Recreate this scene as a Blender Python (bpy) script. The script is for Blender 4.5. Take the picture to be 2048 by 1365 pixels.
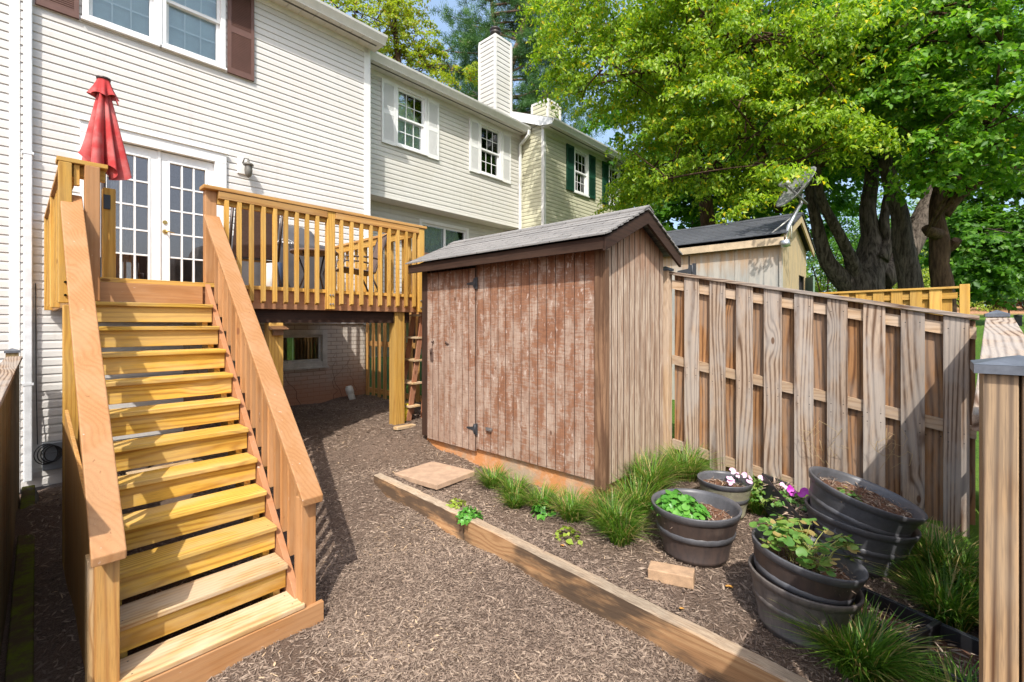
import bpy, math, random
import numpy as np
from mathutils import Vector, Matrix, Euler
random.seed(7); rng=np.random.default_rng(7)
R=math.radians
for o in list(bpy.data.objects): bpy.data.objects.remove(o)
S=bpy.context.scene; C=S.collection
# ---------- camera ----------
H=1.92
cam=bpy.data.cameras.new('camera'); co=bpy.data.objects.new('camera',cam); C.objects.link(co); S.camera=co
co.location=(0,0,H); co.rotation_euler=(R(90),0,-math.atan2(.7351,.678))
cam.sensor_width=36; cam.lens=36*917/2048; cam.shift_y=-34.5/2048; cam.clip_start=.05; cam.clip_end=2000
# ---------- sky, sun, exposure ----------
SUN=Vector((.65,.55,-1.02)).normalized()          # direction the light travels
el=math.asin(-SUN.z)
W=bpy.data.worlds.new('World'); S.world=W; W.use_nodes=True
wn=W.node_tree.nodes; wl=W.node_tree.links
sky=wn.new('ShaderNodeTexSky'); sky.sky_type='NISHITA'; sky.sun_disc=False
sky.sun_elevation=el; sky.sun_rotation=math.atan2(-SUN.x,-SUN.y); sky.air_density=1.0; sky.dust_density=4.5; sky.ozone_density=1.5
hz_=wn.new('ShaderNodeVectorMath'); hz_.operation='ADD'; hz_.inputs[1].default_value=(1.35,1.9,2.6); wl.new(sky.outputs[0],hz_.inputs[0]); wl.new(hz_.outputs[0],wn['Background'].inputs[0]); wn['Background'].inputs[1].default_value=.15
sl=bpy.data.lights.new('sun','SUN'); so=bpy.data.objects.new('sun',sl); C.objects.link(so)
sl.energy=4.35; sl.angle=R(.6); sl.color=(1,.96,.895); so.rotation_euler=SUN.to_track_quat('-Z','Y').to_euler(); so.location=(-5,-5,12)
S.view_settings.view_transform='Standard'; S.view_settings.look='None'; S.view_settings.exposure=.33; S.view_settings.gamma=1
S.cycles.max_bounces=6; S.cycles.transparent_max_bounces=10

# ---------- materials ----------
class NT:
    def __init__(s,name):
        s.m=bpy.data.materials.new(name); s.m.use_nodes=True; s.t=s.m.node_tree; s.n=s.t.nodes; s.l=s.t.links
        s.b=s.n['Principled BSDF']; s.out=s.n['Material Output']
    def add(s,ty,**kw):
        n=s.n.new('ShaderNode'+ty)
        for k,v in kw.items(): setattr(n,k,v)
        return n
    def put(s,sock,v):
        if isinstance(v,bpy.types.NodeSocket): s.l.new(v,sock)
        elif v is not None:
            if isinstance(v,(tuple,list)) and len(v)==3 and sock.type=='RGBA': v=(*v,1)
            sock.default_value=v
    def math(s,op,a,b=None,c=None,clamp=False):
        n=s.add('Math',operation=op,use_clamp=clamp); s.put(n.inputs[0],a)
        if b is not None: s.put(n.inputs[1],b)
        if c is not None: s.put(n.inputs[2],c)
        return n.outputs[0]
    def mix(s,f,a,b,mode='MIX'):
        n=s.add('Mix',data_type='RGBA',blend_type=mode); s.put(n.inputs[0],f); s.put(n.inputs[6],a); s.put(n.inputs[7],b); return n.outputs[2]
    def ramp(s,f,a,b,lo=0.,hi=1.):
        n=s.add('MapRange',interpolation_type='SMOOTHSTEP'); s.put(n.inputs[0],f); n.inputs[1].default_value=a; n.inputs[2].default_value=b; n.inputs[3].default_value=lo; n.inputs[4].default_value=hi; return n.outputs[0]
    def coord(s,kind='Object'):
        return s.add('TexCoord').outputs[kind]
    def mapping(s,v,scale=(1,1,1),loc=(0,0,0)):
        n=s.add('Mapping'); s.put(n.inputs[0],v); n.inputs[3].default_value=scale; n.inputs[1].default_value=loc; return n.outputs[0]
    def noise(s,v,scale,detail=3,rough=.55,dist=0):
        n=s.add('TexNoise'); s.put(n.inputs['Vector'],v); n.inputs['Scale'].default_value=scale; n.inputs['Detail'].default_value=detail; n.inputs['Roughness'].default_value=rough; n.inputs['Distortion'].default_value=dist; return n.outputs[0]
    def rnd_off(s,v,k=37.):
        oi=s.add('ObjectInfo'); n=s.add('VectorMath',operation='SCALE'); n.inputs[0].default_value=(1,.73,1.31); s.put(n.inputs[3],s.math('MULTIPLY',oi.outputs['Random'],k))
        a=s.add('VectorMath',operation='ADD'); s.put(a.inputs[0],v); s.put(a.inputs[1],n.outputs[0]); return a.outputs[0],oi.outputs['Random']
    def bump(s,h,strength=.3,dist=.01):
        n=s.add('Bump'); n.inputs['Strength'].default_value=strength; n.inputs['Distance'].default_value=dist; s.put(n.inputs['Height'],h); s.l.new(n.outputs[0],s.b.inputs['Normal'])
    def done(s,col=None,rough=.8,metal=0,spec=None):
        s.put(s.b.inputs['Base Color'],col); s.put(s.b.inputs['Roughness'],rough); s.b.inputs['Metallic'].default_value=metal
        if spec is not None: s.b.inputs['Specular IOR Level'].default_value=spec
        return s.m
_mc={}
def flat(name,col,rough=.6,metal=0,var=.12,scale=6,bump=0,spec=None):
    if name in _mc: return _mc[name]
    t=NT(name); v=t.coord()
    n=t.noise(v,scale,5,.6); c=t.mix(t.ramp(n,.3,.7),tuple(x*(1-var) for x in col),tuple(min(1,x*(1+var)) for x in col))
    n2=t.noise(v,scale*9,3,.6); c=t.mix(t.ramp(n2,.35,.75,0,.35),c,tuple(x*(1-var*1.6) for x in col))
    if bump: t.bump(n2,bump,.004)
    _mc[name]=t.done(c,rough,metal,spec); return _mc[name]
WOOD={ # light, dark grain, knot, stain/weather colour, weather amount, ring freq, contrast
 'yellow':((.60,.335,.07),(.38,.17,.03),(.20,.08,.02),(.50,.34,.13),.3,210,.6),
 'tread':((.64,.385,.065),(.34,.15,.02),(.20,.08,.02),(.60,.42,.19),.45,260,.75),
 'worn':((.56,.37,.17),(.34,.17,.06),(.24,.11,.04),(.60,.47,.32),.65,250,.7),
 'honey':((.52,.28,.085),(.33,.14,.04),(.17,.06,.02),(.46,.30,.15),.3,220,.65),
 'stain':((.47,.23,.09),(.39,.17,.06),(.25,.10,.045),(.55,.33,.18),.3,240,.6),
 'stain2':((.40,.185,.085),(.33,.14,.06),(.2,.08,.03),(.46,.27,.16),.25,120,.3),
 'grey':((.40,.30,.22),(.12,.068,.04),(.10,.045,.02),(.34,.31,.28),.6,330,1.),
 'orange':((.36,.18,.075),(.11,.045,.018),(.10,.04,.015),(.30,.24,.19),.4,330,.95),
 'post':((.43,.27,.14),(.09,.04,.018),(.12,.05,.02),(.36,.29,.21),.35,560,1.),
 'old':((.23,.155,.075),(.13,.085,.04),(.08,.04,.02),(.15,.16,.08),.4,130,.7),
 'rail':((.46,.32,.20),(.27,.16,.085),(.16,.07,.03),(.44,.36,.29),.5,260,.6),
 'timber':((.50,.29,.14),(.30,.14,.06),(.14,.07,.03),(.09,.06,.04),.95,200,.6),
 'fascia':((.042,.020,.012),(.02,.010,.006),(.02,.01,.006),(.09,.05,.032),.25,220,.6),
 'trimwood':((.30,.17,.095),(.12,.055,.03),(.06,.03,.015),(.09,.045,.025),.7,220,.7),
 'shedside':((.50,.395,.30),(.24,.155,.10),(.12,.06,.03),(.36,.21,.13),.45,230,.75),
 'brown':((.16,.085,.06),(.11,.055,.035),(.06,.03,.02),(.2,.13,.1),.3,120,.3),
 'ladder':((.36,.15,.075),(.27,.1,.05),(.15,.05,.02),(.4,.25,.17),.3,120,.4),
}
def wood(kind,axis='z'):
    key='wood_'+kind+'_'+axis
    if key in _mc: return _mc[key]
    L,D,K,Wc,wa,fr,ct=WOOD[kind]
    t=NT(key); v,rn=t.rnd_off(t.coord())
    ai='xyz'.index(axis); sc=[1,1,1]; sc[ai]=.09
    vs=t.mapping(v,tuple(sc))
    sep=t.add('SeparateXYZ'); t.put(sep.inputs[0],v); oth=[i for i in range(3) if i!=ai]
    lin=t.math('ADD',sep.outputs[oth[0]],t.math('MULTIPLY',sep.outputs[oth[1]],.8))
    n1=t.noise(vs,5,1.5,.45,.4)
    vk=t.add('TexVoronoi',feature='F1'); ks=[1,1,1]; ks[ai]=.42; t.put(vk.inputs['Vector'],t.mapping(v,tuple(ks))); vk.inputs['Scale'].default_value=3.4
    kd=t.ramp(vk.outputs['Distance'],.0,.30,1,0); kn=t.ramp(vk.outputs['Distance'],.035,.055,1,0)
    ph=t.math('ADD',t.math('MULTIPLY',lin,fr*.75),t.math('MULTIPLY',n1,38.)); ph=t.math('ADD',ph,t.math('MULTIPLY',kd,9))
    w=t.math('MULTIPLY_ADD',t.math('SINE',ph),.5,.5); w=t.math('POWER',w,2.4)
    fs=[1,1,1]; fs[ai]=.03; fine=t.noise(t.mapping(v,tuple(fs)),260,3,.7)
    c=t.mix(t.math('MULTIPLY',w,ct),L,D)
    c=t.mix(t.ramp(fine,.42,.72,0,.45*ct+.12),c,tuple(x*.55 for x in D))
    blot=t.noise(t.mapping(v,tuple(1 if i!=ai else .35 for i in range(3))),5,4,.6)
    c=t.mix(t.ramp(t.math('ADD',blot,t.math('MULTIPLY',fine,.2)),.50,.70,0,wa),c,Wc)
    c=t.mix(t.math('MULTIPLY',kn,.85),c,K)
    if kind in('tread','worn','grey','orange','yellow') and (axis=='x' or kind in('grey','orange')) :
        ab=t.add('VectorMath',operation='ABSOLUTE'); t.put(ab.inputs[0],t.coord()); sa=t.add('SeparateXYZ'); t.put(sa.inputs[0],ab.outputs[0])
        if axis=='x': p,q=t.math('SUBTRACT',sa.outputs[0],.385),t.math('SUBTRACT',sa.outputs[1],.062)
        else: p,q=t.math('SUBTRACT',sa.outputs[1],.042),t.math('SUBTRACT',t.math('ABSOLUTE',t.math('SUBTRACT',sa.outputs[2],.42)),.385)
        dd=t.math('SQRT',t.math('ADD',t.math('MULTIPLY',p,p),t.math('MULTIPLY',q,q))); c=t.mix(t.ramp(dd,.0035,.0055,.85,0),c,(.05,.045,.04)); 
        if axis=='z': st_=t.math('ADD',t.math('MULTIPLY',t.math('ABSOLUTE',p),8.),t.math('ABSOLUTE',t.math('ADD',q,.03))); c=t.mix(t.ramp(st_,.01,.06,.35,0),c,(.09,.07,.06))
    if kind in('stain','stain2'):
        fl=[1,1,1]; fl[ai]=.22; fn=t.noise(t.mapping(v,tuple(fl)),45,3,.6); c=t.mix(t.ramp(fn,.70,.74,0,.75),c,(.66,.52,.42)); fn2=t.noise(t.mapping(v,tuple(fl)),30,3,.6); c=t.mix(t.ramp(fn2,.26,.31,.6,0),c,(.2,.08,.03))
    if kind=='timber':
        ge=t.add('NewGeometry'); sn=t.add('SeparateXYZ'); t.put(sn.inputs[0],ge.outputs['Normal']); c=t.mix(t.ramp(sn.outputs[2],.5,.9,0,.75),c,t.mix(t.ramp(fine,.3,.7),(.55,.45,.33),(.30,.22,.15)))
    tint=t.math('MULTIPLY_ADD',rn,.34,.80); comb=t.add('CombineColor'); 
    for i in range(3): t.put(comb.inputs[i],t.math('ADD',tint,0 if i<1 else .01*i))
    c=t.mix(1.,c,comb.outputs[0],'MULTIPLY')
    h=t.math('SUBTRACT',t.math('MULTIPLY',fine,1.),t.math('MULTIPLY',w,.5))
    t.bump(h,.28 if kind!='stain' else .12,.003)
    _mc[key]=t.done(c,.78 if kind not in('stain',) else .6,0,.25); return _mc[key]
def siding(name,col,dirt):
    t=NT(name); v=t.coord('Object'); n=t.noise(v,1.1,5,.6); n2=t.noise(t.mapping(v,(1,1,.3)),14,4,.65)
    c=t.mix(t.ramp(n,.4,.75,0,.5),col,dirt); c=t.mix(t.ramp(n2,.5,.85,0,.3),c,tuple(x*.8 for x in dirt))
    sm_=t.noise(t.mapping(v,(1,1,.12)),5,4,.7); c=t.mix(t.ramp(sm_,.55,.75,0,.22),c,tuple(x*.6 for x in dirt)); vb=t.noise(t.mapping(v,(.35,.35,9.84)),1.0,0); c=t.mix(t.ramp(vb,.35,.65,0,.12),c,tuple(x*.8 for x in col)); t.bump(t.noise(t.mapping(v,(.2,.2,1)),120,2),.08,.002); return t.done(c,.55,0,.3)
M={}
M['siding1']=siding('vinyl_tan',(.62,.60,.57),(.60,.55,.49)); M['siding2']=siding('vinyl_beige',(.585,.57,.525),(.52,.49,.41)); M['siding3']=siding('vinyl_yellow',(.57,.55,.40),(.45,.44,.28))
M['white']=flat('white_paint',(.78,.78,.77),.45,var=.05); M['trim']=flat('trim_vinyl',(.72,.71,.68),.5,var=.06)
M['soffit']=flat('soffit_vinyl',(.66,.64,.59),.55,var=.05); M['downspout']=flat('worn_white_metal',(.66,.68,.70),.5,var=.12,scale=9)
M['brownsh']=flat('brown_shutter',(.13,.062,.045),.55); M['whitesh']=flat('white_shutter',(.74,.74,.72),.5,var=.04); M['greensh']=flat('green_shutter',(.012,.06,.035),.45)
M['black']=flat('black_plastic',(.018,.018,.02),.4,var=.2); M['cap']=flat('dark_cap',(.10,.11,.13),.55,var=.25,scale=14,bump=.1)
M['pot']=flat('pot_grey',(.085,.085,.092),.42,var=.25,scale=8); M['brass']=flat('brass',(.6,.38,.12),.3,1); M['steel']=flat('galvanised',(.5,.5,.5),.4,.9)
M['grey_metal']=flat('grey_box',(.25,.27,.29),.5); M['pewter']=flat('pewter_lamp',(.16,.15,.13),.5,.3); M['pvc']=flat('pvc_pipe',(.68,.66,.58),.45)
M['cover']=flat('grill_cover',(.075,.072,.075),.65,bump=.2); M['sling']=flat('sling_mesh',(.13,.085,.07),.8,scale=40); M['bronze']=flat('bronze_frame',(.06,.042,.038),.4,.3)
M['concrete']=flat('block_concrete',(.40,.24,.155),.9,var=.22,scale=10,bump=.4); M['shingle_far']=flat('roof_shingle',(.09,.085,.08),.9,bump=.4)
M['soil']=flat('potting_soil',(.135,.062,.032),1,var=.45,scale=60,bump=.8); M['curtain']=flat('curtain_cloth',(.48,.50,.46),.9,var=.15,scale=20)
M['blind']=flat('blind_vinyl',(.66,.72,.72),.7,var=.06); M['dark']=flat('dark_room',(.02,.018,.018),.9); M['dish']=flat('dish_grey',(.22,.22,.215),.45,var=.08)
M['red']=None
t=NT('faded_red_cloth'); v=t.coord(); n=t.noise(v,5,4,.6); sp=t.add('SeparateXYZ'); t.put(sp.inputs[0],v)
c=t.mix(t.ramp(n,.35,.7),(.46,.05,.05),(.50,.17,.16)); c=t.mix(t.ramp(sp.outputs[2],.30,.50,0,.8),c,(.36,.20,.19)); t.bump(t.noise(v,300,2),.15,.001); M['red']=t.done(c,.85,0,.1)
def glass(name,tint=(.9,.95,.95),refl=.03,gc=(1,1,1)):
    t=NT(name); g=t.add('BsdfGlossy'); g.inputs[0].default_value=(*gc,1); g.inputs['Roughness'].default_value=.015; tr=t.add('BsdfTransparent'); tr.inputs[0].default_value=(*tint,1)
    f=t.add('Fresnel'); f.inputs[0].default_value=1.5; mx=t.add('MixShader'); t.put(mx.inputs[0],t.math('ADD',f.outputs[0],refl,clamp=True)); t.l.new(tr.outputs[0],mx.inputs[1]); t.l.new(g.outputs[0],mx.inputs[2]); t.l.new(mx.outputs[0],t.out.inputs[0]); return t.m
M['glass']=glass('window_glass'); M['glassd']=glass('door_glass',(.8,.82,.85),.11,(1,.86,.78))
# painted brick with clay splash
t=NT('painted_brick'); v=t.coord(); sp=t.add('SeparateXYZ'); t.put(sp.inputs[0],v); cb=t.add('CombineXYZ'); t.put(cb.inputs[0],sp.outputs[0]); t.put(cb.inputs[1],sp.outputs[2])
br=t.add('TexBrick'); t.put(br.inputs[0],cb.outputs[0]); br.inputs['Scale'].default_value=1; br.inputs['Brick Width'].default_value=.21; br.inputs['Row Height'].default_value=.072; br.inputs['Mortar Size'].default_value=.006
n=t.noise(v,2.2,5,.6); c=t.mix(t.ramp(n,.35,.7),(.56,.50,.43),(.43,.37,.30)); c=t.mix(t.ramp(t.noise(v,14,5,.7),.55,.75,0,.35),c,(.30,.22,.16))
c=t.mix(t.math('MULTIPLY',br.outputs['Fac'],.7),c,(.22,.17,.13)); z=t.math('ADD',sp.outputs[2],t.math('MULTIPLY',n,.7)); c=t.mix(t.ramp(z,1.0,.15,0,.9),c,(.36,.15,.07))
t.bump(t.math('SUBTRACT',t.math('MULTIPLY',t.noise(v,40,4,.7),.4),br.outputs['Fac']),.8,.012); M['brick']=t.done(c,.85)
# clay-stained concrete plinth
t=NT('clay_plinth'); v=t.coord(); n=t.noise(v,2.5,6,.65); c=t.mix(t.ramp(n,.35,.55),(.40,.30,.21),(.56,.24,.085)); c=t.mix(t.ramp(t.noise(v,9,5,.7),.5,.68,0,.7),c,(.60,.38,.23)); c=t.mix(t.ramp(t.noise(v,4,4),.6,.75,0,.7),c,(.22,.19,.11)); t.bump(t.noise(v,50,5,.7),.6,.01); M['plinth']=t.done(c,.95)
# shed front panels
def shedmat(name,red,thr):
    t=NT(name); v,rn=t.rnd_off(t.coord(),9); vg=t.coord()
    sp=t.add('SeparateXYZ'); t.put(sp.inputs[0],vg)
    a=t.noise(t.mapping(v,(1,3,1)),2.0,6,.65); b=t.noise(t.mapping(v,(1,.16,1)),55,4,.7); g=t.noise(t.mapping(v,(1,1,.04)),70,3,.7); bl=t.noise(t.mapping(v,(1,1,.45)),9,5,.7)
    base=t.mix(t.ramp(bl,.35,.65),(.43,.32,.25),(.31,.205,.15)); base=t.mix(t.ramp(g,.4,.7,0,.45),base,(.22,.12,.075))
    rc=t.mix(t.ramp(b,.4,.6),red,(.27,.115,.055)); rc=t.mix(t.ramp(g,.45,.7,0,.5),rc,(.13,.045,.02))
    f=t.math('ADD',a,t.math('MULTIPLY',sp.outputs[2],.06)); f=t.math('ADD',f,t.math('MULTIPLY',t.math('SUBTRACT',b,.5),.75)); f=t.math('ADD',f,t.math('MULTIPLY',t.math('SUBTRACT',bl,.5),.5))
    c=t.mix(t.ramp(f,thr-.10,thr+.12,0,.8),base,rc); hl=t.noise(t.mapping(v,(1,.10,1)),110,3,.7); c=t.mix(t.ramp(hl,.52,.68,0,.5),c,(.17,.09,.06))
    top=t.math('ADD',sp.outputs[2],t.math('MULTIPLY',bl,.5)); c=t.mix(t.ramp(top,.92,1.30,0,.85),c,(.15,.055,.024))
    ws=t.noise(t.mapping(v,(1,1,.5)),22,4,.7); c=t.mix(t.ramp(ws,.60,.68,0,.6),c,(.60,.49,.42)); 
    vk=t.add('TexVoronoi',feature='F1'); t.put(vk.inputs['Vector'],t.mapping(v,(1,1,.6))); vk.inputs['Scale'].default_value=5; c=t.mix(t.ramp(vk.outputs['Distance'],.04,.09,.8,0),c,(.1,.04,.02))
    t.bump(t.math('ADD',t.math('ADD',b,g),t.math('MULTIPLY',bl,1.5)),.5,.006); return t.done(c,.85,0,.2)
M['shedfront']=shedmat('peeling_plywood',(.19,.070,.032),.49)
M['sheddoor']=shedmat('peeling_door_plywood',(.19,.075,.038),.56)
# shed shingle
def shingle(name,c1,c2,row=.11):
    t=NT(name); v=t.coord('Object'); sp=t.add('SeparateXYZ'); t.put(sp.inputs[0],v); cb=t.add('CombineXYZ'); t.put(cb.inputs[0],sp.outputs[1]); t.put(cb.inputs[1],sp.outputs[0])
    br=t.add('TexBrick'); t.put(br.inputs[0],cb.outputs[0]); br.inputs['Scale'].default_value=1; br.inputs['Brick Width'].default_value=.30; br.inputs['Row Height'].default_value=row; br.inputs['Mortar Size'].default_value=.004; br.inputs['Color1'].default_value=(*c1,1); br.inputs['Color2'].default_value=(*c2,1); br.inputs['Mortar'].default_value=(.05,.045,.04,1)
    n=t.noise(v,3,5,.6); g=t.noise(v,260,2,.6); c=t.mix(t.ramp(n,.4,.7,0,.2),br.outputs[0],tuple(x*.6 for x in c1)); c=t.mix(t.ramp(g,.4,.7,0,.4),c,tuple(x*.45 for x in c1)); t.bump(g,.4,.004); return t.done(c,.95,0,.15)
M['shingle']=shingle('grey_shingle',(.27,.255,.24),(.22,.21,.20)); M['shingle2']=shingle('black_shingle',(.085,.09,.10),(.065,.07,.08))
# barrel pot with brown staves
t=NT('barrel_brown'); v=t.coord(); n=t.noise(t.mapping(v,(1,1,.15)),30,4,.6); c=t.mix(t.ramp(n,.35,.65),(.065,.045,.038),(.045,.034,.031)); c=t.mix(t.ramp(t.noise(v,7,4),.55,.8,0,.4),c,(.2,.15,.12)); t.bump(n,.3,.004); M['barrel']=t.done(c,.45)
t=NT('barrel_faded'); v=t.coord(); n=t.noise(t.mapping(v,(1,1,.15)),30,4,.6); c=t.mix(t.ramp(n,.35,.65),(.13,.11,.10),(.085,.075,.07)); c=t.mix(t.ramp(t.noise(v,7,4),.5,.8,0,.4),c,(.24,.21,.16)); t.bump(n,.3,.004); M['barrel2']=t.done(c,.5)
t=NT('pot_olive'); v=t.coord(); n=t.noise(v,9,4,.6); M['olive']=t.done(t.mix(t.ramp(n,.35,.7),(.25,.24,.16),(.17,.15,.11)),.6)
# leaves: colour from a per-face attribute
def leafmat(name,cols,trans=.35,rough=.45):
    t=NT(name); a=t.add('Attribute',attribute_name='rnd'); f=a.outputs['Fac']
    c=t.mix(t.ramp(f,.0,.5),cols[0],cols[1]); c=t.mix(t.ramp(f,.5,.9),c,cols[2])
    if len(cols)>3: c=t.mix(t.ramp(f,.945,.96),c,cols[3])
    t.put(t.b.inputs['Base Color'],c); t.b.inputs['Roughness'].default_value=rough; t.b.inputs['Specular IOR Level'].default_value=.4
    tl=t.add('BsdfTranslucent'); t.put(tl.inputs[0],t.mix(1.,c,(1.5,1.5,.7),'MULTIPLY')); mx=t.add('MixShader'); mx.inputs[0].default_value=trans; t.l.new(t.b.outputs[0],mx.inputs[1]); t.l.new(tl.outputs[0],mx.inputs[2]); t.l.new(mx.outputs[0],t.out.inputs[0]); return t.m
M['leaf']=leafmat('leaf_green',[(.05,.15,.012),(.13,.30,.02),(.28,.44,.04),(.42,.36,.03)],.45)
M['leafy']=leafmat('leaf_yellowgreen',[(.11,.22,.015),(.23,.37,.02),(.40,.50,.035),(.62,.50,.02)],.5)
M['leafd']=leafmat('leaf_dark',[(.04,.13,.012),(.08,.21,.018),(.15,.31,.025)],.45)
M['leafs']=leafmat('leaf_pale',[(.20,.28,.025),(.30,.38,.03),(.42,.45,.04),(.40,.22,.04)],.5)
M['needle']=leafmat('pine_needle',[(.04,.12,.035),(.07,.17,.045),(.12,.24,.05),(.16,.10,.04)],.25)
M['bush']=leafmat('leaf_hedge',[(.20,.30,.03),(.30,.40,.05),(.40,.48,.08)],.4)
M['blade']=leafmat('grass_blade',[(.045,.12,.014),(.10,.22,.02),(.20,.33,.03),(.42,.34,.13)],.35)
M['ivy']=leafmat('leaf_bright',[(.05,.19,.025),(.09,.28,.035),(.16,.38,.06)],.25,.35)
M['berry']=leafmat('leaf_strawberry',[(.07,.18,.03),(.13,.27,.05),(.25,.33,.07),(.36,.27,.09)],.3)
M['pinkf']=flat('petal_pink',(.75,.45,.62),.6); M['purplef']=flat('petal_purple',(.42,.02,.35),.5); M['stemm']=flat('dry_stem',(.34,.25,.12),.9)
def bark(name,a,b):
    t=NT(name); v=t.coord(); n=t.noise(t.mapping(v,(1,1,.18)),16,5,.7,.4); c=t.mix(t.ramp(n,.35,.65),a,b); t.bump(n,1.,.05); return t.done(c,.95,0,.1)
M['bark']=bark('bark_grey',(.04,.032,.026),(.16,.13,.105)); M['barkb']=bark('bark_brown',(.045,.028,.018),(.12,.075,.045)); M['barkp']=bark('bark_pine',(.14,.09,.065),(.30,.21,.16))

# ---------- mesh helpers ----------
class MB:
    def __init__(s): s.v=[]; s.f=[]; s.sm=[]
    def add(s,vs,fs,sm=False):
        k=len(s.v); s.v+= [tuple(p) for p in vs]; s.f+=[tuple(i+k for i in f) for f in fs]; s.sm+=[sm]*len(fs); return s
    def box(s,x0,x1,y0,y1,z0,z1):
        return s.add([(x,y,z) for z in(z0,z1) for y in(y0,y1) for x in(x0,x1)],[(0,2,3,1),(4,5,7,6),(0,1,5,4),(2,6,7,3),(0,4,6,2),(1,3,7,5)])
    def beam(s,a,b,w,h,up=(0,0,1)):      # box from a to b, w sideways, h along up
        a=Vector(a);b=Vector(b);d=(b-a).normalized();up=Vector(up); sd=d.cross(up).normalized(); u=sd.cross(d).normalized()
        vs=[p+sd*i*w/2+u*j*h/2 for p in(a,b) for j in(-1,1) for i in(-1,1)]
        return s.add(vs,[(0,1,3,2),(4,6,7,5),(0,4,5,1),(2,3,7,6),(0,2,6,4),(1,5,7,3)])
    def prism(s,poly,y0,y1,ax='y'):      # poly in the two other axes, extruded along ax
        n=len(poly); m={'y':lambda p,t:(p[0],t,p[1]),'x':lambda p,t:(t,p[0],p[1]),'z':lambda p,t:(p[0],p[1],t)}[ax]
        return s.add([m(p,y0) for p in poly]+[m(p,y1) for p in poly],[tuple(range(n))[::-1],tuple(range(n,2*n))]+[(i,(i+1)%n,n+(i+1)%n,n+i) for i in range(n)])
    def tube(s,pts,rad,n=8,cap=True,sm=True):
        pts=[Vector(p) for p in pts]; rad=rad if isinstance(rad,(list,tuple)) else [rad]*len(pts); vs=[]
        pr=Vector((.3,.8,.5))
        for i,p in enumerate(pts):
            d=(pts[min(i+1,len(pts)-1)]-pts[max(i-1,0)]).normalized(); a=(pr-d*pr.dot(d))
            a=a.normalized() if a.length>1e-4 else d.orthogonal().normalized(); pr=a; b=d.cross(a)
            vs+=[p+(a*math.cos(2*math.pi*k/n)+b*math.sin(2*math.pi*k/n))*rad[i] for k in range(n)]
        fs=[(i*n+k,i*n+(k+1)%n,(i+1)*n+(k+1)%n,(i+1)*n+k) for i in range(len(pts)-1) for k in range(n)]
        s.add(vs,fs,sm)
        if cap: s.f+=[tuple(len(s.v)-len(vs)+k for k in range(n))[::-1],tuple(len(s.v)-n+k for k in range(n))]; s.sm+=[False,False]
        return s
    def lathe(s,prof,n=40,wob=None,sm=True,base=(0,0,0)):
        vs=[]
        for r,z in prof:
            for k in range(n):
                a=2*math.pi*k/n; rr=r*(1+(wob(a,z) if wob else 0)); vs.append((base[0]+rr*math.cos(a),base[1]+rr*math.sin(a),base[2]+z))
        return s.add(vs,[(i*n+k,i*n+(k+1)%n,(i+1)*n+(k+1)%n,(i+1)*n+k) for i in range(len(prof)-1) for k in range(n)],sm)
    def disc(s,r,z,n=32,base=(0,0,0)):
        return s.add([(base[0]+r*math.cos(2*math.pi*k/n),base[1]+r*math.sin(2*math.pi*k/n),base[2]+z) for k in range(n)],[tuple(range(n))])
    def build(s,name,mat,parent=None,bevel=0,local=False,origin=None):
        me=bpy.data.meshes.new(name); v=np.array(s.v,dtype=float)
        c=(v.min(0)+v.max(0))/2 if origin is None else np.array(origin,float)
        me.from_pydata((v-c).tolist(),[],s.f); me.polygons.foreach_set('use_smooth',s.sm); me.update()
        o=bpy.data.objects.new(name,me); C.objects.link(o); me.materials.append(mat)
        if parent is not None:
            o.parent=parent
            if not local: c=c-np.array(wloc(parent))
        o.location=c
        if bevel: m=o.modifiers.new('bevel','BEVEL'); m.width=bevel; m.segments=2; m.limit_method='ANGLE'
        return o
def wloc(o):
    p=Vector(o.location)
    while o.parent: o=o.parent; p+=o.location
    return p
def tag(o,label,cat,group=None,kind=None):
    if label: o['label']=label
    if cat: o['category']=cat
    if group: o['group']=group
    if kind: o['kind']=kind
    return o
def thing(name,loc,label,cat,group=None,rz=0):
    o=bpy.data.objects.new(name,None); o.empty_display_size=.1; C.objects.link(o); o.location=loc; o.rotation_euler=(0,0,rz); return tag(o,label,cat,group)
def cp(o,parent,loc,**kw):
    c=o.copy(); C.objects.link(c); c.parent=parent; c.location=loc
    for ch in o.children: cp(ch,c,ch.location)
    return c
def bigmesh(name,V,F,mat,rnd=None,parent=None,smooth=False):   # numpy arrays, F has constant arity
    me=bpy.data.meshes.new(name); V=np.asarray(V,np.float32); F=np.asarray(F,np.int32); k=F.shape[1]
    me.vertices.add(len(V)); me.vertices.foreach_set('co',V.ravel()); me.loops.add(F.size); me.loops.foreach_set('vertex_index',F.ravel())
    me.polygons.add(len(F)); me.polygons.foreach_set('loop_start',np.arange(len(F),dtype=np.int32)*k); me.polygons.foreach_set('loop_total',np.full(len(F),k,np.int32))
    if smooth: me.polygons.foreach_set('use_smooth',np.ones(len(F),bool))
    me.update(calc_edges=True)
    if rnd is not None: at=me.attributes.new('rnd','FLOAT','FACE'); at.data.foreach_set('value',np.asarray(rnd,np.float32))
    me.materials.append(mat); o=bpy.data.objects.new(name,me); C.objects.link(o)
    if parent is not None: o.parent=parent; o.location=-wloc(parent)
    return o
def norm(a): return a/np.maximum(np.linalg.norm(a,axis=1,keepdims=True),1e-6)
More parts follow.
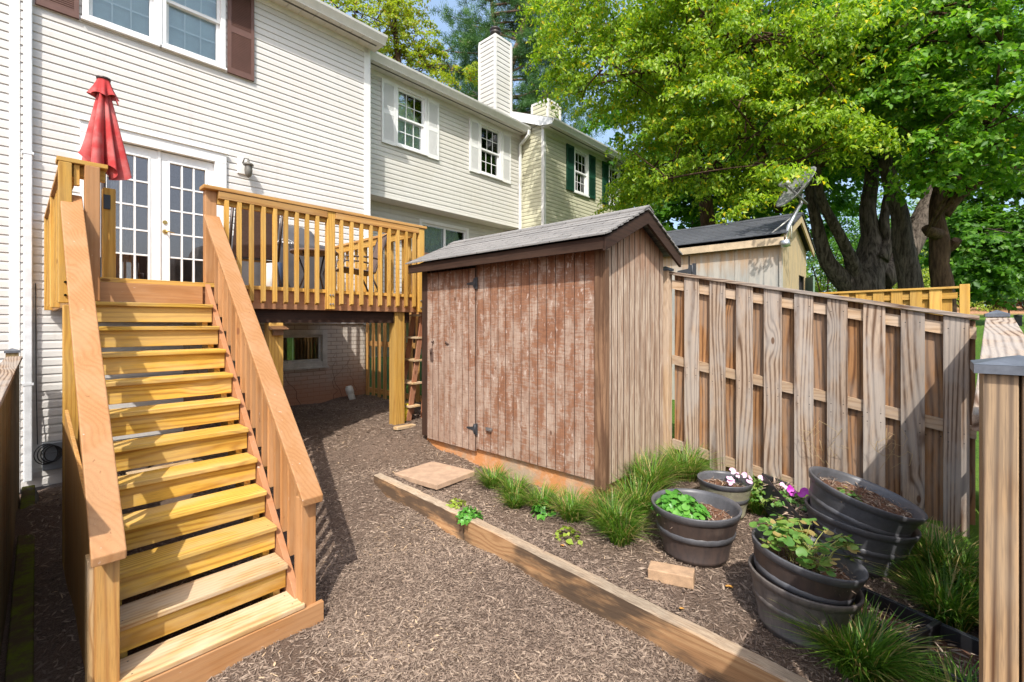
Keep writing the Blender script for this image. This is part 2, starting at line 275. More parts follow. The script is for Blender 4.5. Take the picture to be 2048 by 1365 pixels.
def leaves(P,N,size,asp=.55,droop=.3,fold=.25):   # folded four-point leaves at P with normal N: two triangles each
    n=len(P); N=norm(N); A=norm(np.cross(N,rng.normal(size=(n,3)))); A[:,2]-=droop; A=norm(A); B=norm(np.cross(N,A)); N=np.cross(A,B)
    L=(size*rng.uniform(.65,1.3,n))[:,None]; w=L*asp*.5
    b=P; tip=P+A*L-N*L*.12; l=P+A*L*.42+B*w+N*w*fold; r=P+A*L*.42-B*w+N*w*fold
    V=np.stack([b,r,tip,l],1).reshape(-1,3); i=np.arange(n)[:,None]*4
    F=np.concatenate([i+np.array([[0,1,2]]),i+np.array([[0,2,3]])],1).reshape(-1,3)
    return V,F
def join(parts):
    Vs=[];Fs=[];k=0
    for V,F in parts: Vs.append(V); Fs.append(F+k); k+=len(V)
    return np.concatenate(Vs),np.concatenate(Fs)
# ---------- terrain ----------
LO=np.array([(.1,7.8,-.06),(.1,2.8,-.05),(-.1,5,-.03),(.3,2.8,0),(1.2,2.8,.03),(1.3,4.2,.12),(1.3,6,.2),(1.2,7.8,.2),(2.2,7.8,.46),(3.2,7.8,.55),(4.3,7.8,.6),(3.3,4.95,.63),(3.8,6,.66),(2.6,6.4,.5),(2.4,4.3,.38),(2.3,5.5,.47),(2.35,3.5,.28),(2.35,2.5,.22),(2.35,1.5,.16),(2.35,.66,.12),(2.3,0,.1),(1.7,1.6,.1),(1,1.5,.03),(1.8,3,.13),(0,0,0),(4.2,4.8,.66)])
UP=np.array([(2.6,3.97,.43),(2.6,3.2,.40),(2.6,2.3,.35),(2.6,1.5,.31),(2.6,.6,.26),(3.2,1.2,.31),(3.85,1.2,.38),(2.9,.5,.25),(3.9,.33,.32),(4.5,-.2,.2),(3.3,-.2,.2),(4.5,1,.42),(4.4,2,.6),(3.2,2,.38),(3.2,3,.41),(3.2,4.4,.49),(2.5,-.2,.2),(4,1.7,.5),(4,3.5,.55)])
def idw(P,x,y):
    d=(x[...,None]-P[:,0])**2+(y[...,None]-P[:,1])**2+.06; w=d**-2.; return (w*P[:,2]).sum(-1)/w.sum(-1)
def sst(a,b,x): t=np.clip((x-a)/(b-a),0,1); return t*t*(3-2*t)
def gz(x,y):
    x=np.asarray(x,float); y=np.asarray(y,float)
    w=sst(2.405,2.455,x)*sst(4.35,4.0,y); near=idw(LO,x,y)*(1-w)+idw(UP,x,y)*w
    near=near+.012*np.sin(x*7+1.3*np.sin(y*5))*np.sin(y*6.1+x*2)
    far=np.interp(x,[4.5,9.5,13,20,30,40,200],[.62,.68,1.25,1.7,2.1,3.0,5.])
    wf=sst(4.47,5.0,x); near=near*(1-wf)+far*wf
    wb=sst(-.3,-1.2,y)*sst(9.,4.,x); near=near*(1-wb)+(.12)*wb
    wl=sst(-.1,-1.5,x); return near*(1-wl)+(-.1)*wl
def g(x,y): return float(gz(x,y))
xs=np.unique(np.concatenate([np.arange(-1,5.2,.05),np.arange(2.38,2.5,.012),np.arange(5.2,14,.4),np.arange(14,60,3),np.array([-300,-100,-30,-8,-3,80,120,200,400,800])]))
ys=np.unique(np.concatenate([np.arange(-1.2,8.2,.05),np.arange(8.2,16,.6),np.arange(-10,-1.2,.5),np.array([-600,-200,-80,-40,-20,20,30,60,120,300,700])]))
X,Y=np.meshgrid(xs,ys); Z=gz(X,Y); nx=len(xs); i=np.arange(len(ys)-1)[:,None]*nx+np.arange(nx-1)[None]
t=NT('ground_soil_and_grass'); v=t.coord(); sp=t.add('SeparateXYZ'); t.put(sp.inputs[0],v)
n=t.noise(v,1.3,5,.6); mf=t.noise(t.mapping(v,(1,2.2,1)),90,4,.7,.8)
mc=t.mix(t.ramp(mf,.35,.65),(.10,.068,.05),(.26,.19,.145)); mc=t.mix(t.ramp(n,.4,.7,0,.35),mc,(.16,.10,.065))
gn=t.noise(v,25,5,.7); gc=t.mix(t.ramp(gn,.35,.65),(.05,.11,.018),(.11,.2,.03)); gc=t.mix(t.ramp(t.noise(v,.35,3),.45,.65,0,.6),gc,(.15,.24,.035))
gx=t.math('ADD',sp.outputs[0],t.math('MULTIPLY',n,.6)); c=t.mix(t.ramp(gx,4.6,5.0),mc,gc)
wood_=t.ramp(t.math('ADD',gx,t.math('MULTIPLY',gn,2.)),33.5,35.5); c=t.mix(wood_,c,(.42,.22,.12))
t.bump(mf,.9,.02); t.done(c,1,0,.1)
ground=bigmesh('ground',np.stack([X.ravel(),Y.ravel(),Z.ravel()],1),np.stack([i,i+1,i+nx+1,i+nx],-1).reshape(-1,4),t.m,smooth=True); tag(ground,None,None,kind='structure')
# mulch chips
t=NT('mulch_chip'); a=t.add('Attribute',attribute_name='rnd'); f=a.outputs['Fac']
c=t.mix(t.ramp(f,0,.45),(.08,.057,.044),(.21,.152,.114)); c=t.mix(t.ramp(f,.45,.95),c,(.36,.275,.205)); c=t.mix(t.ramp(f,.955,.975),c,(.52,.37,.23)); M['chip']=t.done(c,.9,0,.2)
def chips(n,x0,x1,y0,y1,Lm,Wm):
    x=rng.uniform(x0,x1,n); y=rng.uniform(y0,y1,n); z=gz(x,y)+rng.uniform(.001,.012,n); L=Lm*rng.lognormal(0,.45,n); w=Wm*rng.lognormal(0,.35,n); a=rng.uniform(0,2*np.pi,n); tl=rng.normal(0,.22,n); rl=rng.normal(0,.5,n)
    P=np.stack([x,y,z],1); A=np.stack([np.cos(a)*np.cos(tl),np.sin(a)*np.cos(tl),np.sin(tl)],1)*(L/2)[:,None]; B=np.stack([-np.sin(a)*np.cos(rl),np.cos(a)*np.cos(rl),np.sin(rl)],1)*(w/2)[:,None]
    U=np.array([0,0,1.])*(w*.35)[:,None]
    V=np.stack([P-A*.9,P-B+U*0,P+A,P+B,P+U-A*.1],1)  # kite with ridge
    V=V.reshape(-1,3); i=np.arange(n)[:,None]*5; F=np.concatenate([i+np.array([[0,1,4]]),i+np.array([[1,2,4]]),i+np.array([[2,3,4]]),i+np.array([[3,0,4]])],1).reshape(-1,3); return V,F,n
pa=[]; rr=[]
for args in ((62000,.9,4.47,-.25,4.6,.036,.0062),(36000,1.2,2.6,.9,3.4,.030,.0055),(17000,1.2,4.5,4.6,7.8,.045,.008),(4000,.08,.95,2.9,7.8,.05,.009),(1600,1.,4.4,0,4.4,.06,.012),(5000,.35,.95,1.5,2.86,.042,.0075)):
    V,F,n=chips(*args); pa.append((V,F)); xc=V.reshape(n,5,3)[:,0]; lf=np.sin(xc[:,0]*2.3+1.7*np.sin(xc[:,1]*1.9))*np.sin(xc[:,1]*2.9+xc[:,0]); r=np.clip(rng.beta(2.,2.,n)+.10*lf,0,1); rr.append(np.repeat(r,4))
V,F=join(pa); o=bigmesh('mulch',V,F,M['chip'],np.concatenate(rr)); tag(o,'shredded brown bark mulch spread over the whole yard','mulch',kind='stuff')

# ---------- houses ----------
def siding_wall(mb,O,s,nr,s0,s1,z0,z1,holes=(),pitch=.1016,proj=.016):
    O=Vector(O); s=Vector(s); nr=Vector(nr); k0=math.floor(z0/pitch); z=k0*pitch
    while z<z1-1e-6:
        a=max(z,z0); b=min(z+pitch,z1); cuts=sorted({a,b}|({z+pitch*.62} if a<z+pitch*.62<b else set())|{h[i] for h in holes for i in(2,3) if a<h[i]<b})
        for c0,c1 in zip(cuts,cuts[1:]):
            spans=[(s0,s1)]
            for h in holes:
                if h[2]<(c0+c1)/2<h[3]: spans=[q for p in spans for q in((p[0],min(p[1],h[0])),(max(p[0],h[1]),p[1])) if q[1]-q[0]>.001]
            pr=lambda zz:(proj*(1-.12*(zz-z)/pitch/.62) if (zz-z)/pitch<.62 else proj*(.88-.80*((zz-z)/pitch-.62)/.38))
            for p,q in spans:
                P=lambda ss,zz,e:O+s*ss+nr*e+Vector((0,0,zz))
                mb.add([P(p,c0,pr(c0)),P(q,c0,pr(c0)),P(q,c1,pr(c1)),P(p,c1,pr(c1))],[(0,1,2,3)])
                if c0==a and c0>z0: mb.add([P(p,c0,-.002),P(q,c0,-.002),P(q,c0,pr(c0)),P(p,c0,pr(c0))],[(0,1,2,3)])
        z+=pitch
def window(par,x0,x1,z0,z1,Y,cols=3,rows=3,mf=.0,casing=.07,cover='blind',fmat=None,split=True,name='window',mid=None):
    fm=fmat or M['white']; cas=MB(); e=casing
    cas.box(x0-e,x0,Y-.045,Y+.10,z0-e,z1+e); cas.box(x1,x1+e,Y-.045,Y+.10,z0-e,z1+e); cas.box(x0,x1,Y-.043,Y+.10,z1,z1+e); cas.box(x0,x1,Y-.043,Y+.10,z0-e,z0); cas.box(x0-e-.015,x1+e+.015,Y-.07,Y-.018,z0-e-.03,z0-e+.002)
    w=cas.build(name,fm,par,.003)
    zm=(z0+z1)/2 if mid is None else mid
    for (a,b,y) in (((zm-.02,z1,Y+.0),(z0,zm+.02,Y+.035)) if split else ((z0,z1,Y+.01),)):
        sa=MB(); q=.042; sa.box(x0,x0+q,y,y+.032,a,b); sa.box(x1-q,x1,y,y+.032,a,b); sa.box(x0+q,x1-q,y+.001,y+.031,b-q,b); sa.box(x0+q,x1-q,y+.001,y+.031,a,a+q)
        mu=MB()
        for i in range(1,cols): cx=x0+q+(x1-x0-2*q)*i/cols; mu.box(cx-.008,cx+.008,y+.030-mf,y+.036-mf,a+q,b-q)
        for j in range(1,rows): cz=a+q+(b-a-2*q)*j/rows; mu.box(x0+q,x1-q,y+.031-mf,y+.035-mf,cz-.008,cz+.008)
        sa.build('sash',fm,w)
        if mu.v: mu.build('muntin',M['white'],w)
        MB().box(x0+q-.005,x1-q+.005,y+.0245,y+.0285,a+q-.005,b-q+.005).build('pane',M['glass'],w)
    if cover=='blind':
        bl=MB(); n=int((z1-z0)/.028)
        for i in range(n): zz=z0+.01+i*.028; bl.add([(x0+.01,Y+.113,zz),(x1-.01,Y+.113,zz),(x1-.01,Y+.122,zz+.034),(x0+.01,Y+.122,zz+.034)],[(0,1,2,3)])
        bl.build('blind',M['blind'],w)
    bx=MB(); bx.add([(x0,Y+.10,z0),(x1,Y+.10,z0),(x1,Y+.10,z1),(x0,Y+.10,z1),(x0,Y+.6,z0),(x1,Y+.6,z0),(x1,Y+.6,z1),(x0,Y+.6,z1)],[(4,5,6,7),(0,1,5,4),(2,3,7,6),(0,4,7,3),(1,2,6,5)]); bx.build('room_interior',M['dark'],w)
    return w
def shutter(par,x0,x1,z0,z1,Y,mat):
    m=MB(); y0,y1=Y-.055,Y-.018; st=.045; zm=(z0+z1)/2
    m.box(x0,x0+st,y0,y1,z0,z1); m.box(x1-st,x1,y0,y1,z0,z1)
    for a,b in((z0,z0+.08),(zm-.045,zm+.045),(z1-.08,z1)): m.box(x0+st,x1-st,y0+.001,y1,a,b)
    for a,b in((z0+.08,zm-.045),(zm+.045,z1-.08)):
        n=int((b-a)/.024)
        for i in range(n): z=a+(b-a)*i/n; m.add([(x0+st,y0+.012,z+.026),(x1-st,y0+.012,z+.026),(x1-st,y0+.002,z+.004),(x0+st,y0+.002,z+.004)],[(0,1,2,3)])
    m.box(x0+st,x1-st,y0+.014,y1-.002,z0+.05,z1-.05)
    return m.build('shutter',mat,par)
def gutter(par,x0,x1,Yw,over,z,mat=None):
    yf=Yw-over; mat=mat or M['trim']
    MB().prism([(yf,z),(yf-.02,z+.03),(yf-.075,z+.10),(yf-.085,z+.135),(yf-.07,z+.135),(yf-.01,z+.135),(yf,z+.135)],x0,x1,'x').build('gutter',mat,par)
    s=MB(); n=int((x1-x0)/.2)
    for i in range(n): a=x0+(x1-x0)*i/n; b=x0+(x1-x0)*(i+1)/n-.006; s.box(a,b,yf+.012,Yw-.002,z+.0,z+.02)
    s.box(x0,x1,yf,yf+.012,z-.012,z+.13); s.build('soffit',M['soffit'],par)
    v=MB(); v.box(x0+.1,x1-.1,yf+.13,yf+.17,z-.0035,z-.0015); v.build('soffit_vent',flat('vent_shadow',(.10,.09,.08),.8),par)
def roof(par,x0,x1,Yw,over,z,depth,pitch,mat):
    y0=Yw-over-.03; y1=Yw+depth; z1=z+(y1-y0)*pitch; MB().prism([(y0,z),(y1,z1),(y1+(y1-y0),z),(y1+(y1-y0),z-.05),(y1,z1-.06),(y0,z-.04)],x0,x1,'x').build('roof',mat,par)
def dspout(pts,par,mat,w=.075,h=.055,name='downspout'):
    m=MB()
    for a,b in zip(pts,pts[1:]):
        a=Vector(a);b=Vector(b); e=(b-a).normalized()*.02; m.beam(a-e,b+e,w,h,up=(0,1,0) if abs((b-a).normalized().z)>.6 else (0,0,1))
    return m.build(name,mat,par,.008)
Y1=7.85
# house in the foreground, tan siding
h1=thing('townhouse',(2.26,Y1,0),'tan sided townhouse with white french doors and brown shutters, behind the wooden deck','house')
Wz0,Wz1=5.80,7.0
holes=[(.63,2.08,Wz0,Wz1),(.70,2.0,2.28,4.31),(2.62,3.66,1.24,1.75)]
m=MB(); siding_wall(m,(0,Y1,0),(1,0,0),(0,-1,0),.04,4.46,1.95,7.12,holes[:2]); siding_wall(m,(0,Y1,0),(1,0,0),(0,-1,0),.04,1.62,-.02,1.95); m.build('siding_wall',M['siding1'],h1)
m=MB()
for a,b,c,d in((1.62,2.62,-.3,1.93),(3.66,4.5,-.3,1.93),(2.62,3.66,-.3,1.24),(2.62,3.66,1.75,1.93)): m.add([(a,Y1+.01,c),(b,Y1+.01,c),(b,Y1+.01,d),(a,Y1+.01,d)],[(0,1,2,3)])
m.build('brick_foundation',M['brick'],h1)
m=MB(); m.box(1.62,4.46,Y1-.03,Y1+.01,1.925,1.965); m.box(4.42,4.55,Y1-.022,Y1+.1,1.9,7.12); m.box(4.47,4.545,Y1+.1,Y1+1.2,1.9,7.12); m.box(-.046,.04,Y1-.022,Y1+.06,-.05,7.12); m.build('corner_board',M['trim'],h1,.003)
MB().box(4.40,4.50,Y1+.012,Y1+1.,-.3,1.9).build('foundation_return',M['brick'],h1)
MB().box(.02,4.50,Y1-.022,Y1+.02,7.0,7.12).build('frieze_board',M['trim'],h1)
gutter(h1,-.1,4.66,Y1,.36,7.09); roof(h1,-.1,4.62,Y1,.36,7.235,4.2,.5,M['shingle_far'])
for a,b in((.63,1.29),(1.42,2.08)): window(h1,a,b,Wz0,Wz1,Y1,3,2,casing=.06,mid=6.42)
MB().box(1.342,1.368,Y1-.055,Y1+.05,Wz0-.07,Wz1+.07).build('window_mullion',M['white'],h1)
shutter(h1,.16,.54,5.70,7.04,Y1,M['brownsh']); shutter(h1,2.17,2.53,5.70,7.04,Y1,M['brownsh'])
window(h1,2.68,3.62,1.27,1.73,Y1,2,1,casing=.085,cover=None,fmat=flat('aged_trim',(.50,.47,.42),.7,var=.2),split=False,name='basement_window')
# french doors
m=MB(); m.box(.55,.70,Y1-.05,Y1+.10,2.26,4.31); m.box(2.0,2.15,Y1-.05,Y1+.10,2.26,4.31); m.box(.55,2.15,Y1-.052,Y1+.10,4.311,4.46); m.box(.53,2.17,Y1-.075,Y1-.03,4.455,4.475)
fr=m.build('door_frame',M['white'],h1,.003)
def door(x0,x1,hand):
    d=MB(); z0,z1=2.30,4.30; y0,y1=Y1+.02,Y1+.06; s=.105; zb=z0+.22; zt=z1-.13
    d.box(x0,x0+s,y0,y1,z0,z1); d.box(x1-s,x1,y0,y1,z0,z1); d.box(x0+s,x1-s,y0+.001,y1,z0,zb); d.box(x0+s,x1-s,y0+.001,y1,zt,z1)
    for a,b,c,e in((x0+s-.025,x0+s,zb-.025,zt+.025),(x1-s,x1-s+.025,zb-.025,zt+.025),(x0+s,x1-s,zb-.025,zb),(x0+s,x1-s,zt,zt+.025)): d.box(a,b,y0-.008,y0+.004,c,e)
    for i in(1,2): cx=x0+s+(x1-x0-2*s)*i/3; d.box(cx-.011,cx+.011,y0+.002,y0+.026,zb,zt)
    for j in range(1,5): cz=zb+(zt-zb)*j/5; d.box(x0+s,x1-s,y0+.004,y0+.024,cz-.011,cz+.011)
    D=d.build('french_door',M['white'],h1,.002); MB().box(x0+s,x1-s,y0+.028,y0+.032,zb,zt).build('pane',M['glassd'],D)
    if hand:
        hx=x0+.05; k=MB(); k.tube([(hx,y0-.001,3.20),(hx,y0-.05,3.20),(hx+.03,y0-.055,3.20),(hx+.10,y0-.05,3.185)],[.011,.009,.009,.006]); k.tube([(hx,y0+.001,3.20),(hx,y0-.01,3.20)],.03,16); k.tube([(hx,y0+.001,3.33),(hx,y0-.012,3.33)],.027,16); k.build('handle',M['brass'],D)
door(.70,1.335,False); door(1.365,2.0,True); MB().box(1.335,1.365,Y1+.005,Y1+.06,2.28,4.31).build('mullion',M['white'],h1,.002)
MB().box(.6,2.1,Y1-.06,Y1+.1,2.25,2.30).build('threshold',M['white'],h1)
def curtain(x0,x1,par,y=Y1+.11,z0=2.4,z1=4.2,n=40):
    vs=[];fs=[]
    for i in range(n+1):
        x=x0+(x1-x0)*i/n; w=.018*math.sin(i*1.25)+.008*math.sin(i*.5)
        for j in range(6): vs.append((x+.03*(j/5-.5)*math.sin(j),y+w,z1-(z1-z0)*j/5))
    fs=[(i*6+j,i*6+j+1,(i+1)*6+j+1,(i+1)*6+j) for i in range(n) for j in range(5)]
    b=MB(); b.add(vs,fs,True); b.build('curtain',M['curtain'],par)
curtain(.86,1.09,h1); curtain(1.76,1.90,h1)
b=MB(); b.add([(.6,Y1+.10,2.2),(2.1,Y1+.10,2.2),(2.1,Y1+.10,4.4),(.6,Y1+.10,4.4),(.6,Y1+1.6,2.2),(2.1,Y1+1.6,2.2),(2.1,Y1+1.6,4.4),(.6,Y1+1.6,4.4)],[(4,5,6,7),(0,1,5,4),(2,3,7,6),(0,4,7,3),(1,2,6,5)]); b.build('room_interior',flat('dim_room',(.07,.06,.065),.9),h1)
dspout([(.103,Y1-.06,7.08),(.103,Y1-.06,.10)],h1,M['downspout'],.072,.055)
for z in(1.2,3.9,6.2): MB().box(.055,.151,Y1-.092,Y1-.01,z,z+.03).build('downspout_strap',M['downspout'],h1)
# meter boxes, wall lantern
m=MB(); m.box(.44,.66,Y1-.11,Y1-.012,1.10,1.86); m.box(.43,.67,Y1-.12,Y1-.012,1.86,1.88); m.build('utility_box',flat('panel_beige',(.50,.49,.42),.6),h1,.006)
MB().box(.40,.62,Y1-.14,Y1-.012,.60,.74).build('conduit_box',flat('panel_green',(.36,.38,.28),.6),h1,.006)
m=MB(); m.box(.22,.40,Y1-.12,Y1-.012,.18,.50); m.box(.21,.41,Y1-.13,Y1-.012,.38,.40); m.build('junction_box',M['grey_metal'],h1,.008)
m=MB(); m.box(2.30,2.44,Y1-.04,Y1-.012,4.22,4.46); L=m.build('wall_lantern',M['trim'],h1,.004)
m=MB(); lx,ly,lz=2.42,Y1-.14,4.20; m.tube([(2.37,Y1-.03,4.38),(2.38,Y1-.09,4.45),(lx,ly,4.44),(lx,ly,4.41)],.009); m.lathe([(.0,.235),(.012,.22),(.02,.19),(.065,.165),(.075,.14),(.05,.135)],12,base=(lx,ly,lz)); m.lathe([(.05,.135),(.056,.06),(.048,.0),(.03,-.03),(.0,-.05)],12,base=(lx,ly,lz)); m.build('lantern_body',M['pewter'],L)
# sliver of the house on the left
h0=thing('townhouse',(-1.5,Y1,0),'strip of tan siding left of the white downspout at the photo edge','house')
m=MB(); siding_wall(m,(0,Y1,0),(1,0,0),(0,-1,0),-5,-.046,-.1,7.12); m.build('siding_wall',M['siding1'],h0); gutter(h0,-5,-.11,Y1,.36,7.09); roof(h0,-5,-.11,Y1,.36,7.235,4.2,.5,M['shingle_far'])
# second house, set back, with jettied upper floor
Y2=8.4; h2=thing('townhouse',(7,Y2,0),'middle townhouse with white shutters and a siding clad chimney, behind the old shed','house')
W2=[(5.50,6.20),(7.93,8.62)]
m=MB(); siding_wall(m,(0,Y2,0),(1,0,0),(0,-1,0),4.56,9.44,4.57,7.1,[(a,b,5.75,6.93) for a,b in W2])
Yg=8.85; siding_wall(m,(0,Yg,0),(1,0,0),(0,-1,0),4.56,9.44,1.2,4.6,[(6.45,7.85,2.3,4.28)]); m.build('siding_wall',M['siding2'],h2)
m=MB(); m.box(4.55,9.47,Y2+.002,Yg+.02,4.55,4.572); m.box(4.55,9.47,Y2-.02,Y2+.03,4.54,4.59); m.build('jetty_soffit',M['soffit'],h2)
MB().box(4.55,9.47,Y2-.022,Y2+.02,6.98,7.1).build('frieze_board',M['trim'],h2)
for a,b in W2: window(h2,a,b,5.75,6.93,Y2,3,2,.018,casing=.05,cover='blind'); shutter(h2,a-.39,a-.06,5.66,6.98,Y2,M['whitesh']); shutter(h2,b+.06,b+.39,5.66,6.98,Y2,M['whitesh'])
gutter(h2,4.56,9.40,Y2,.36,7.07); roof(h2,4.5,9.47,Y2,.36,7.215,4.0,.42,M['shingle_far'])
dspout([(9.33,Y2-.42,7.08),(9.33,Y2-.40,6.98),(9.36,Y2-.07,6.80),(9.36,Y2-.07,1.0)],h2,M['white'],.07,.055)
# sliding door
m=MB(); m.box(6.38,6.46,Yg-.04,Yg+.09,2.25,4.30); m.box(7.84,7.92,Yg-.04,Yg+.09,2.25,4.30); m.box(6.38,7.92,Yg-.042,Yg+.09,4.301,4.37); m.box(7.14,7.19,Yg+.0,Yg+.04,2.3,4.3); m.box(6.46,6.50,Yg+.0,Yg+.04,2.3,4.3); m.box(7.80,7.84,Yg+.01,Yg+.05,2.3,4.3); m.box(6.46,7.84,Yg+.001,Yg+.05,4.25,4.30)
sd=m.build('sliding_door',M['white'],h2,.003); MB().box(6.48,7.82,Yg+.055,Yg+.06,2.3,4.26).build('pane',M['glass'],sd); curtain(6.48,7.82,sd,Yg+.13,2.3,4.27,70)
MB().tube([(8.5,Yg-.012,4.12),(8.5,Yg-.10,4.12),(8.5,Yg-.14,4.08)],[.05,.03,.045],12).build('floodlight',M['brass'],h2)
def chimney(par,x,y,z0,z1,s,mat):
    m=MB(); h=s/2; siding_wall(m,(x,y-h,0),(1,0,0),(0,-1,0),-h,h,z0,z1,pitch=.125); siding_wall(m,(x-h,y,0),(0,-1,0),(-1,0,0),-h,h,z0,z1,pitch=.125); siding_wall(m,(x+h,y,0),(0,1,0),(1,0,0),-h,h,z0,z1,pitch=.125); siding_wall(m,(x,y+h,0),(-1,0,0),(0,1,0),-h,h,z0,z1,pitch=.125)
    ch=m.build('chimney',mat,par); t=MB()
    for a in(-h,h):
        for b in(-h,h): t.box(x+a-.035,x+a+.035,y+b-.035,y+b+.035,z0,z1)
    t.box(x-h-.025,x+h+.025,y-h-.025,y+h+.025,z1,z1+.07); t.build('corner_trim',M['soffit'],ch,.004)
    c=MB(); c.lathe([(s*.23,.06),(s*.23,.12),(s*.19,.13),(s*.19,.30),(s*.24,.31),(s*.24,.36),(s*.20,.38),(s*.20,.40),(s*.26,.42),(s*.24,.46),(0,.48)],24,base=(x,y,z1)); c.build('flue_cap',flat('flue_metal',(.06,.05,.045),.45,.4),ch)
chimney(h2,9.02,8.95,7.2,9.62,.60,M['siding2'])
# third house, projecting, yellowish with green shutters
Y3=7.6; h3=thing('townhouse',(12,Y3,0),'yellowish townhouse with dark green shutters, farthest along the row beside the trees','house')
W3=[(10.87,11.50),(12.75,13.36)]
m=MB(); siding_wall(m,(0,Y3,0),(1,0,0),(0,-1,0),9.54,14.4,1,7.1,[(a,b,5.75,6.9) for a,b in W3]); siding_wall(m,(9.48,Y3,0),(0,-1,0),(-1,0,0),-3,-.06,1,7.112)
for k in range(70,84): siding_wall(m,(9.48,Y3,0),(0,-1,0),(-1,0,0),-3.6,-max(.06,((k+1)*.1016-7.06)/.43-.34),k*.1016,(k+1)*.1016)
m.build('siding_wall',M['siding3'],h3)
MB().box(9.46,9.55,Y3-.02,Y3+.07,1,7.1).build('corner_board',M['trim'],h3,.003)
MB().box(9.47,14.4,Y3-.022,Y3+.02,6.96,7.1).build('frieze_board',M['trim'],h3)
for a,b in W3: window(h3,a,b,5.75,6.9,Y3,3,2,.018,casing=.06,cover=None); shutter(h3,a-.42,a-.07,5.68,6.96,Y3,M['greensh']); shutter(h3,b+.07,b+.42,5.68,6.96,Y3,M['greensh'])
gutter(h3,9.36,14.5,Y3,.36,7.07); roof(h3,9.36,14.5,Y3,.36,7.215,3.6,.43,M['shingle_far'])
ye=Y3-.38; MB().prism([(ye,7.05),(ye,7.20),(ye+4,7.20+4*.43),(ye+4,7.02+4*.43),(ye+.4,7.12)],9.325,9.352,'x').build('rake_board',M['white'],h3)
MB().add([(9.35,ye+.1,7.06),(9.50,ye+.1,7.06),(9.50,ye+4,7.0+4*.43),(9.35,ye+4,7.0+4*.43)],[(0,1,2,3)]).build('rake_soffit',M['soffit'],h3)
chimney(h3,11.15,8.85,7.2,8.62,.60,M['siding3'])
m=MB()
for p,q in(((-.02,7.25),(-.005,7.9)),):
    pass
# neighbour's brown deck seen past the deck corner
nd=thing('neighbouring_deck',(6.3,7.8,0),'dark brown deck of the middle townhouse, glimpsed beyond the tall picket fence','deck')
MB().box(4.75,8.6,6.75,8.8,2.04,2.22).build('deck_floor',wood('brown','x'),nd)
m=MB()
for x in(4.8,6.6,8.5):
    m.box(x-.05,x+.05,6.70,6.80,g(x,6.75)-.1,3.15)
m.build('post',wood('brown','z'),nd)
MB().box(4.7,8.6,6.66,6.82,3.15,3.19).build('rail',wood('brown','x'),nd)
m=MB()
for i in range(34): x=4.86+i*.11; m.box(x-.018,x+.018,6.72,6.755,2.1,3.15)
m.build('baluster',wood('brown','z'),nd)
# ---------- deck ----------
DZ=2.28; dk=thing('wooden_deck',(1.94,6.4,0),'raised yellow-brown wooden deck with railings outside the french doors','deck')
ZC=3.20
m=MB()
for i in range(20):
    y=5.02+i*.1425
    if y+.138<Y1: MB().box(.28,3.66,y,y+.138,DZ-.03,DZ).build('floor_board',wood('yellow','x'),dk,.003)
MB().box(.30,3.62,5.0,5.04,2.07,2.262).build('rim_joist',wood('stain2','x'),dk,.004)
MB().box(.26,3.64,4.975,5.06,2.262,2.30).build('nosing_board',wood('yellow','x'),dk,.003)
MB().box(.30,.34,5.04,7.8,2.07,2.24).build('rim_joist',wood('honey','y'),dk,.004); MB().box(3.58,3.62,5.04,7.8,2.07,2.24).build('rim_joist',wood('stain2','y'),dk,.004)
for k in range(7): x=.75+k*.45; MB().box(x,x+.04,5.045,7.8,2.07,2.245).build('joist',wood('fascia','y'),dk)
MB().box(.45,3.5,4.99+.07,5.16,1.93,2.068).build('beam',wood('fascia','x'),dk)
def post(x0,x1,y0,y1,z0,z1,kind,par,nm='post'): return MB().box(x0,x1,y0,y1,z0,z1).build(nm,wood(kind,'z'),par,.005)
post(.26,.41,5.05,5.20,g(.3,5.1)-.1,2.07,'yellow',dk); post(1.78,1.92,5.05,5.19,g(1.9,5)-.1,1.93,'yellow',dk); post(3.27,3.41,4.96+.07,5.17,g(3.3,5)-.1,2.07,'yellow',dk)
def bolts(x,y,zs,dx=.03,par=dk):
    b=MB()
    for z in zs:
        for s in(-dx/2,dx/2): b.tube([(x+s,y+.004,z),(x+s,y-.008,z)],.009,8)
    b.build('bolt',M['steel'],par)
# front railing, right of the stairs
post(1.20,1.29,4.975,5.065,2.30,ZC-.035,'stain',dk,'rail_post'); post(2.34,2.43,4.93,4.995,2.08,ZC-.036,'yellow',dk,'rail_post'); post(3.56,3.65,4.93,5.00,2.07,ZC-.036,'yellow',dk,'rail_post')
bolts(2.385,4.925,(2.14,2.24)); bolts(3.605,4.925,(2.13,2.22))
MB().box(1.17,3.68,4.915,5.06,ZC-.034,ZC).build('cap_rail',wood('honey','x'),dk,.004)
MB().box(1.292,2.338,4.962,5.00,3.045,ZC-.036).build('top_rail',wood('yellow','x'),dk,.003); MB().box(2.432,3.558,4.962,5.00,3.045,ZC-.036).build('top_rail',wood('yellow','x'),dk,.003)
MB().box(1.292,2.338,4.922,4.961,3.092,ZC-.037).build('face_rail',wood('honey','x'),dk,.003); MB().box(2.432,3.558,4.922,4.961,3.092,ZC-.037).build('face_rail',wood('honey','x'),dk,.003)
def balu(x,y,z0=2.125,z1=3.090,w=.036,kind='yellow',par=dk,bev=.02):
    m=MB(); h=w/2; m.prism([(y-h,z0+bev),(y-h,z1),(y+h,z1),(y+h,z0)],x-h,x+h,'x'); return m.build('baluster',wood(kind,'z'),par)
for i in range(9): balu(1.36+i*.1085,4.942)
for i in range(9): balu(2.505+i*.1235,4.942)
